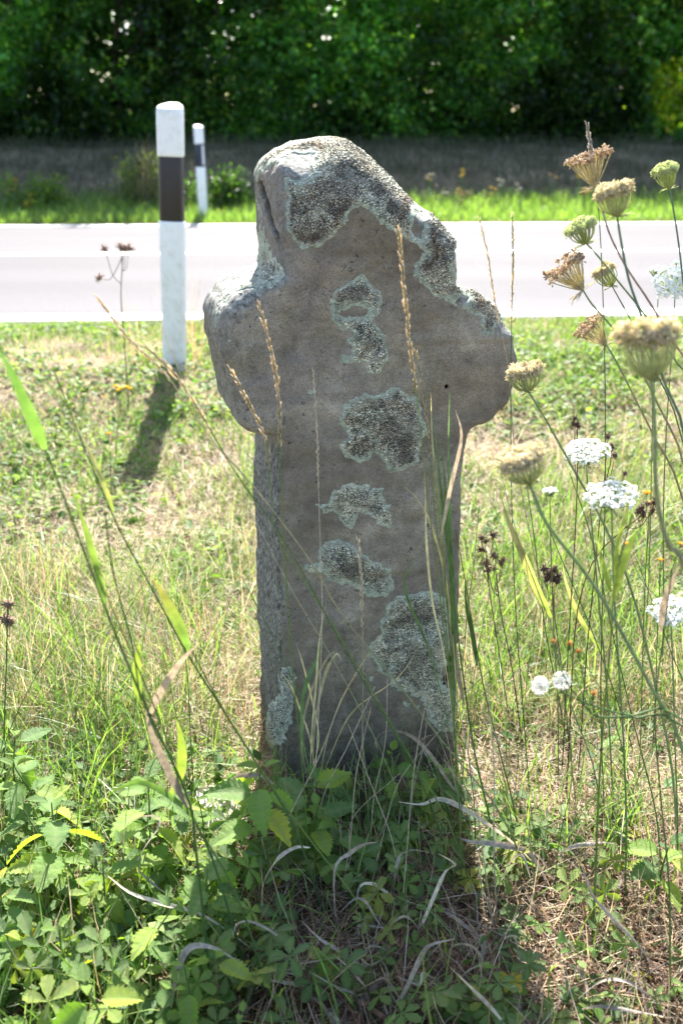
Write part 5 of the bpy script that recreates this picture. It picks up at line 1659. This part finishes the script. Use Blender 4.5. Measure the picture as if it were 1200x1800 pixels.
BRN = np.array([0.17, 0.115, 0.085]); DST = np.array([0.10, 0.07, 0.055])
weed('brown dead flower cluster nearest the right edge of the shaft', 'dead_knapweed', 'dead flower', [(846, 945), (853, 952), (866, 940), (845, 965)], [(855, 975), (860, 1040), (875, 1140), (900, 1300)], 1.75, BRN, DST, 0.007, group='dead brown flower heads right of the cross')
weed('grey-brown dead flower cluster under the first brown one', 'dead_knapweed', 'dead flower', [(855, 990), (870, 978), (880, 990), (868, 1000), (858, 1002), (884, 984)], [(872, 1010), (880, 1080), (900, 1180), (920, 1330)], 1.72, BRN * 1.6, DST, 0.007, group='dead brown flower heads right of the cross')
weed('dark dead flower cluster in the middle of the right tangle', 'dead_knapweed', 'dead flower', [(955, 1000), (965, 1006), (975, 1002), (970, 1015), (982, 1012), (960, 1018), (978, 1022)], [(970, 1030), (975, 1090), (990, 1200), (1000, 1330)], 1.7, BRN * .9, DST, 0.0075, group='dead brown flower heads right of the cross')
weed('dead flower cluster beside the widest white umbel', 'dead_knapweed', 'dead flower', [(1127, 893), (1137, 886), (1146, 897), (1130, 902), (1150, 882), (1121, 900)], [(1130, 905), (1090, 935), (1040, 990), (1010, 1100), (1000, 1300)], 1.55, BRN, RED * .6, 0.0065, group='dead brown flower heads right of the cross')
weed('dead stalk with tiny dark buds left of the first white umbel', 'dead_knapweed', 'dead flower', [(1010, 735), (1015, 748), (1008, 745)], [(1013, 755), (1014, 830), (1010, 940), (1000, 1100), (990, 1300)], 1.62, BRN, DST, 0.005, group='dead brown flower heads right of the cross')
weed('dead branched stalk with dark buds right of the first white umbel', 'dead_knapweed', 'dead flower', [(1068, 768), (1075, 785), (1080, 800), (1098, 832)], [(1070, 820), (1055, 900), (1045, 1000), (1030, 1150), (1020, 1300)], 1.6, BRN, RED * .5, 0.005, group='dead brown flower heads right of the cross')
weed('yellow flower beside the dead cluster at the right', 'yellow_hawkweed', 'yellow flower', [(1136, 868), (1145, 886)], [(1140, 900), (1135, 980), (1130, 1100), (1125, 1300)], 1.6, (0.75, 0.42, 0.02), GREEN, 0.008, kind='yellow')
weed('small orange-yellow flowers at the right edge', 'yellow_hawkweed', 'yellow flower', [(1196, 957), (1160, 985), (1100, 957)], [(1160, 1010), (1155, 1100), (1150, 1250)], 1.62, (0.75, 0.38, 0.02), GREEN, 0.006, kind='yellow')
weed('hawkweed with closed orange buds in the right tangle', 'hawkweed', 'hawkweed', [(1016, 1152), (970, 1135), (1041, 1226), (1000, 1138)], [(1030, 1245), (1050, 1260), (1120, 1262), (1220, 1290)], 1.05, (0.50, 0.20, 0.05), GREEN * .8, 0.0042, kind='bud', r=0.0013)
weed('two white seed puffs on a leaning stalk low at the right', 'seed_puff_stalk', 'seed head', [(987, 1196), (948, 1205)], [(985, 1215), (1040, 1240), (1110, 1258), (1220, 1275)], 1.05, (0.8, 0.8, 0.78), GREEN, 0.0105, kind='puff', r=0.0012)
weed('brown branched dry weed standing left of the near post', 'dry_weed', 'dry weed', [(213, 435), (220, 438), (227, 436), (184, 436), (175, 488)], [(216, 450), (213, 520), (216, 560), (218, 590)], 3.6, BRN * 2, BRN * 1.2, 0.014, r=0.0020)
weed('yellow flowers in the grass left of the post shadow', 'yellow_ragwort', 'yellow flower', [(203, 680), (213, 683), (222, 681), (228, 684), (208, 687)], [(212, 700), (208, 740), (205, 780)], 3.1, (0.75, 0.52, 0.02), GREEN, 0.010, kind='yellow', r=.0015)
weed('single orange-yellow flower below the yellow ones on the slope', 'yellow_ragwort', 'yellow flower', [(191, 763)], [(192, 775), (194, 800), (195, 830)], 2.9, (0.75, 0.42, 0.02), GREEN, 0.009, kind='yellow', r=.0012)
weed('dark little weed with russet leaves at the left edge', 'russet_weed', 'weed', [(15, 1062), (10, 1088), (18, 1095)], [(14, 1070), (12, 1160), (8, 1300)], 1.5, BRN * 1.8, GREEN, 0.009, r=.0012)
# flowers along the shaded bank beyond the road
r5 = np.random.default_rng(55)
for i in range(20):
    left = i >= 15
    px = r5.uniform(5, 85) if left else r5.uniform(735, 1130)
    py = r5.uniform(305, 352)
    col = [(0.60, 0.45, 0.05), (0.50, 0.38, 0.12), (0.5, 0.48, 0.4), (0.40, 0.28, 0.14)][r5.integers(0, 4) if not left else 0]
    weed('small yellow flower plant by the road beyond, at the left' if left else 'small flowering weed on the bank right of the cross', 'bank_flower', 'wildflower',
         [(px + r5.uniform(-7, 7), py + r5.uniform(-9, 9)) for _ in range(3)], [(px, py + 12), (px + 2, py + 30), (px + 2, 378)], 12.4 + r5.uniform(-.2, .3), col, GREEN, 0.028, r=0.004,
         group='yellow flowers beyond the road, left' if left else 'flowering weeds on the bank, right', kind='yellow' if i % 3 else 'dead')


def big_tuft(label, cx, py0, py1, d, n, cols, lean=0.25, w=0.006, name='tall_grass_tuft', hl=(0.5, 1.0)):
    b = at(cx, py1, d); b[2] = gz(b[0], b[1])
    root = empty(name, b, label, 'grass tuft')
    topz = at(cx, py0, d)[2] - b[2]
    r = np.random.default_rng(int(cx + py0))
    R0 = b + r.normal(size=(n, 3)) * np.array([.10, .08, 0])
    a = Acc()
    L = topz * r.uniform(hl[0], hl[1], n)
    blades(a, R0, L, np.full(n, w) * r.uniform(.6, 1.2, n), r.uniform(0, 6.28, n), r.uniform(0, lean, n), r.uniform(0, .5, n), 5, pick(cols, n, r), pick(cols, n, r), r)
    a.build('blade', M_STRAW, root, b, kind='stuff')


big_tuft('tall tan dead grass stalks beyond the road left of the posts', 262, 225, 372, 12.6, 60, np.array([[.34, .26, .17], [.28, .22, .15]]))
big_tuft('tall tan dead grass stalks between the two road posts beyond the road', 338, 240, 372, 13.0, 40, np.array([[.20, .16, .11], [.16, .14, .09]]))
big_tuft('thin dry grass tuft growing on the near verge right of the near post', 352, 440, 600, 4.2, 30, np.array([[.45, .30, .16], [.5, .38, .22]]), 0.5, 0.0025, 'dry_tuft')
big_tuft('thin dry grass tuft growing at the foot of the near post', 250, 500, 610, 4.1, 26, np.array([[.45, .34, .2], [.5, .4, .25]]), 0.4, 0.0025, 'dry_tuft')


def bush(label, px, py, d, w, hgt, col, n=2400):
    c = at(px, py, d); c[2] = gz(c[0], c[1])
    root = empty('roadside_bush', c, label, 'bush', 'low bushes beyond the road')
    r = np.random.default_rng(int(px))
    k = 26
    cc = np.stack([r.normal(size=k) * w * .4, r.normal(size=k) * w * .3, r.random(k) * hgt], 1)
    a = Acc(); P = np.repeat(np.array([[0, 0, 0.0]]), k, 0)
    tubes(a, np.stack([P, cc * .6, cc], 1), np.array([.006, .004, .002]), (0.10, 0.10, 0.05), 4)
    a.build('stem', M_BARK, root)
    P = cc[r.integers(0, k, n)] + r.normal(size=(n, 3)) * .07
    P[:, 2] = np.abs(P[:, 2])
    X, Y, Z = rand_axes(n, 1, 1, 1, r); s = r.uniform(.025, .05, n)[:, None]
    a = Acc(); stamp(a, LEAFT_V, LEAFT_F, P, X * s, Y * s, Z * s, np.asarray(col) * (1 + .25 * r.normal(size=(n, 1))))
    a.build('foliage', M_HEDGE, root, kind='stuff', sm=False)


bush('low green bush right behind the smaller road post', 392, 368, 12.5, .38, .40, (0.028, 0.06, 0.02))
bush('low grey-green bush among the tall dead stalks', 255, 372, 12.7, .42, .55, (0.09, 0.12, 0.06))
bush('small leafy bush at the left beyond the road', 60, 372, 12.5, .45, .36, (0.08, 0.13, 0.04))


# ------------------------------------------------------------------ leafy plants: leaves as pieces
def serrated_leaf(name, L=1.0, W=0.62, teeth=9, col=(0.075, 0.15, 0.032), droop=0.25, fold=0.22, seed=0):
    """ovate toothed leaf along +Y, petiole at the origin"""
    r = np.random.default_rng(seed)
    t = np.linspace(0, 1, teeth * 2 + 1)
    w = W * 0.5 * (np.sin(np.pi * np.clip(t, 0, 1) ** 0.72)) ** 0.85
    tooth = np.where(np.arange(len(t)) % 2 == 0, 0.82, 1.06)
    yo = t * L
    zc = -droop * t ** 2 * L
    rows = []; vein = []; cols = []
    for i in range(len(t)):
        ww = max(w[i], 0.0) * tooth[i]
        yb = 0.045 * L * (1 if i % 2 else 0)
        zf = fold * ww + 0.02 * L * math.sin(t[i] * 14) * (ww / W)
        h = 0.5
        rows += [[-ww, yo[i] + yb, zc[i] + zf], [-ww * h, yo[i] - 0.06 * L * (w[i] / W), zc[i] + zf * .35], [0, yo[i] - 0.0, zc[i]], [ww * h, yo[i] - 0.06 * L * (w[i] / W), zc[i] + zf * .35], [ww, yo[i] + yb, zc[i] + zf]]
        vv = 0.55 if i % 4 == 0 else 0.0
        vein += [vv * .4, vv, 1.0, vv, vv * .4]
        e = 0.88 + 0.2 * r.random()
        cols += [[c * e for c in col]] * 5
    F = []
    for i in range(len(t) - 1):
        for k in range(4):
            a = i * 5 + k
            F += [[a, a + 1, a + 6], [a, a + 6, a + 5]]
    me = mesh_np(name, np.array(rows), np.array(F), np.array(cols), extra={'vein': np.array(vein)})
    me.materials.append(M_LEAF)
    return me


def palmate_leaf(name, col, seed=0, nl=5):
    """cinquefoil leaf: five toothed leaflets round one point, facing +Z"""
    r = np.random.default_rng(seed)
    V, F, C, vn = [], [], [], []
    for k in range(nl):
        ang = (k - (nl - 1) / 2) * (1.12 if nl == 5 else 0.95) ; L = 1.0 * (1 - 0.11 * abs(k - (nl - 1) / 2)) * r.uniform(.9, 1.08)
        t = np.linspace(0, 1, 9)
        w = 0.25 * L * np.sin(np.pi * np.clip(t * 0.93, 0, 1) ** 1.45) ** .9 + 0.012
        ca, sa = math.cos(ang), math.sin(ang); dz = r.uniform(-.4, .15)
        b0 = len(V)
        for i in range(9):
            ww = w[i] * (1.08 if i % 2 else 0.84); 
            if i == 8: ww = 0.03
            for sx, vv in ((-1, 0.0), (0, 1.0), (1, 0.0)):
                x = sx * ww; y = t[i] * L + (0.035 if (i % 2 and sx) else 0); z = 0.25 * ww * abs(sx) + dz * t[i] * L - 0.14 * t[i] ** 2 * L
                V.append([x * ca + y * sa, -x * sa + y * ca, z]); vn.append(vv); C.append([c * r.uniform(.85, 1.1) for c in col])
        for i in range(8):
            for q in range(2):
                a = b0 + i * 3 + q
                F += [[a, a + 1, a + 4], [a, a + 4, a + 3]]
    me = mesh_np(name, np.array(V), np.array(F), np.array(C), extra={'vein': np.array(vn)})
    me.materials.append(M_LEAF)
    return me


NLEAF = [serrated_leaf('nettle_leaf', col=c, droop=dr, fold=fo, seed=i, W=w) for i, (c, dr, fo, w) in enumerate([((0.105, 0.205, 0.045), .22, .22, .66), ((0.135, 0.240, 0.050), .35, .3, .6), ((0.080, 0.165, 0.046), .12, .15, .7), ((0.19, 0.26, 0.060), .45, .35, .58)])]
PLEAF = [palmate_leaf('cinquefoil_leaf', c, i, nl) for i, (c, nl) in enumerate([((0.080, 0.160, 0.058), 5), ((0.10, 0.185, 0.052), 5), ((0.11, 0.165, 0.055), 5), ((0.22, 0.24, 0.045), 5)])]
VSTEM = {}


def place_leaf(me, p, yd, up, s, root, rng, name='leaf'):
    o = bpy.data.objects.new(name, me)
    COL.objects.link(o); o.parent = root
    y = norm(np.asarray(yd, float)); x = norm(np.cross(y, up)); z = np.cross(x, y)
    M = Matrix(((x[0], y[0], z[0], p[0]), (x[1], y[1], z[1], p[1]), (x[2], y[2], z[2], p[2]), (0, 0, 0, 1))) @ Matrix.Diagonal((s, s, s, 1))
    o.matrix_local = M
    return o


def nettle(loc, h, nodes, lsize, label, group, seed, dark=False, lean=(0, 0), name='nettle'):
    rng = np.random.default_rng(seed)
    root = empty(name, loc, label, 'nettle', group)
    P = smooth_path([[0, 0, -0.01], [lean[0] * .3, lean[1] * .3, h * .5], [lean[0], lean[1], h]], 10)
    a = Acc(); tubes(a, P, np.linspace(0.0022, 0.0011, 10), (0.10, 0.15, 0.05), 5)
    a.build('stem', M_STEM, root)
    a0 = rng.uniform(0, 3.14)
    for k in range(nodes):
        t = 0.25 + 0.75 * (k + 1) / nodes
        p = np.array([np.interp(t, np.linspace(0, 1, 10), P[:, q]) for q in range(3)])
        sz = lsize * (0.75 + 0.5 * math.sin(min(1, (k + 1) / nodes) * 2.3)) * (0.5 if k == nodes - 1 else 1)
        for sgn in (0, 1):
            az = a0 + (k % 2) * math.pi / 2 + sgn * math.pi + rng.normal() * .25
            el = (0.7 if k >= nodes - 1 else 0.05 + 0.25 * rng.normal())
            d = np.array([math.cos(az) * math.cos(el), math.sin(az) * math.cos(el), math.sin(el)])
            me = NLEAF[rng.integers(0, 3) if not rng.random() > .85 else 3]
            q = p + d * sz * 0.18
            place_leaf(me, q, d + [0, 0, -0.15], np.array([0, 0, 1.0]) + .25 * rng.normal(size=3), sz * rng.uniform(.85, 1.12), root, rng)
    return root


def cinquefoil(loc, n, lsize, label, group, seed, hgt=0.06):
    rng = np.random.default_rng(seed)
    root = empty('cinquefoil', loc, label, 'cinquefoil', group)
    a = Acc()
    spots = []
    for k in range(n):
        az = rng.uniform(0, 6.28); rad = rng.uniform(0.01, 0.07)
        e = np.array([math.cos(az) * rad, math.sin(az) * rad, hgt * rng.uniform(.4, 1.15)])
        tubes(a, smooth_path([[0, 0, -.005], e * [.4, .4, .8], e], 5), np.full(5, .0007), (0.12, 0.14, 0.05), 4)
        spots.append(e)
    a.build('stem', M_STEM, root)
    for e in spots:
        tilt = norm(np.array([rng.normal() * .55, -0.3 + rng.normal() * .5, 1.0]))
        az = rng.uniform(0, 6.28); d = np.array([math.cos(az), math.sin(az), 0]); d = norm(d - tilt * (d @ tilt))
        place_leaf(PLEAF[rng.choice(4, p=[.4, .3, .22, .08])], e, d, tilt, lsize * rng.uniform(.75, 1.2), root, rng)
    return root


rn = np.random.default_rng(77)


def spot(px, py):
    return ghit(px, py)


# nettles close to the left foot of the cross, each nameable
for (px, py, h, nd, ls, lab) in [
        (455, 1545, .21, 6, .058, 'tall nettle with drooping leaves at the left foot of the cross'),
        (505, 1500, .16, 5, .050, 'nettle right beside the left foot of the cross'),
        (545, 1540, .13, 5, .045, 'nettle in the shade before the middle of the cross foot'),
        (590, 1560, .10, 4, .052, 'nettle with one big leaf in the shaded centre'),
        (600, 1450, .10, 4, .040, 'small nettle against the foot of the cross'),
        (690, 1440, .11, 4, .038, 'small dark nettle before the right half of the cross foot'),
        (270, 1580, .20, 6, .052, 'light green nettle with a browning leaf left of the loose stone'),
        (95, 1500, .18, 6, .050, 'nettle standing up from the left weeds at the middle height'),
        (30, 1440, .18, 5, .048, 'nettle at the left edge beside the bare litter'),
        (110, 1620, .20, 6, .055, 'yellowish nettle in the lower left weeds'),
        (345, 1500, .13, 5, .040, 'low nettle between the stalks left of the cross'),
        (1150, 1590, .13, 4, .045, 'toothed-leaved nettle at the right edge'),
        (775, 1450, .12, 4, .036, 'small nettle at the right foot of the cross')]:
    nettle(tuple(spot(px, py)), h, nd, ls, lab, 'nettles around the cross', int(px + py), lean=(rn.normal() * .02, rn.normal() * .02))
# the rest of the lower left carpet
for i in range(34):
    px = rn.uniform(-30, 400); py = rn.uniform(1480, 2150)
    if px > 300 and py < 1550: continue
    nettle(tuple(spot(px, py)), rn.uniform(.08, .16), rn.integers(3, 5), rn.uniform(.026, .042), 'low nettle in the dense green carpet at the lower left', 'nettles of the lower left carpet', 1000 + i, lean=(rn.normal() * .03, rn.normal() * .03))
for i in range(30):
    px = rn.uniform(0, 460); py = rn.uniform(1560, 2150)
    cinquefoil(tuple(spot(px, py)), rn.integers(4, 7), rn.uniform(.024, .038), 'cinquefoil among the nettles at the lower left', 'cinquefoils of the lower left', 2000 + i, .09)
for i in range(34):
    px = rn.uniform(480, 900); py = rn.uniform(1430, 1860)
    if py > 1600 and px < 800 and i % 4: continue
    cinquefoil(tuple(spot(px, py)), rn.integers(3, 6), rn.uniform(.024, .034), 'cinquefoil in the shade before the cross', 'cinquefoils shaded by the cross', 3000 + i, .07)
for i in range(26):
    px = rn.uniform(830, 1210); py = rn.uniform(1440, 1900)
    cinquefoil(tuple(spot(px, py)), rn.integers(2, 5), rn.uniform(.020, .032), 'cinquefoil scattered on the litter at the lower right', 'cinquefoils of the lower right', 4000 + i, .05)
for i in range(8):
    px = rn.uniform(20, 420); py = rn.uniform(1390, 1480)
    cinquefoil(tuple(spot(px, py)), rn.integers(3, 5), rn.uniform(.018, .026), 'small cinquefoil on the bare litter left of the cross', 'cinquefoils on the left litter', 5000 + i, .05)
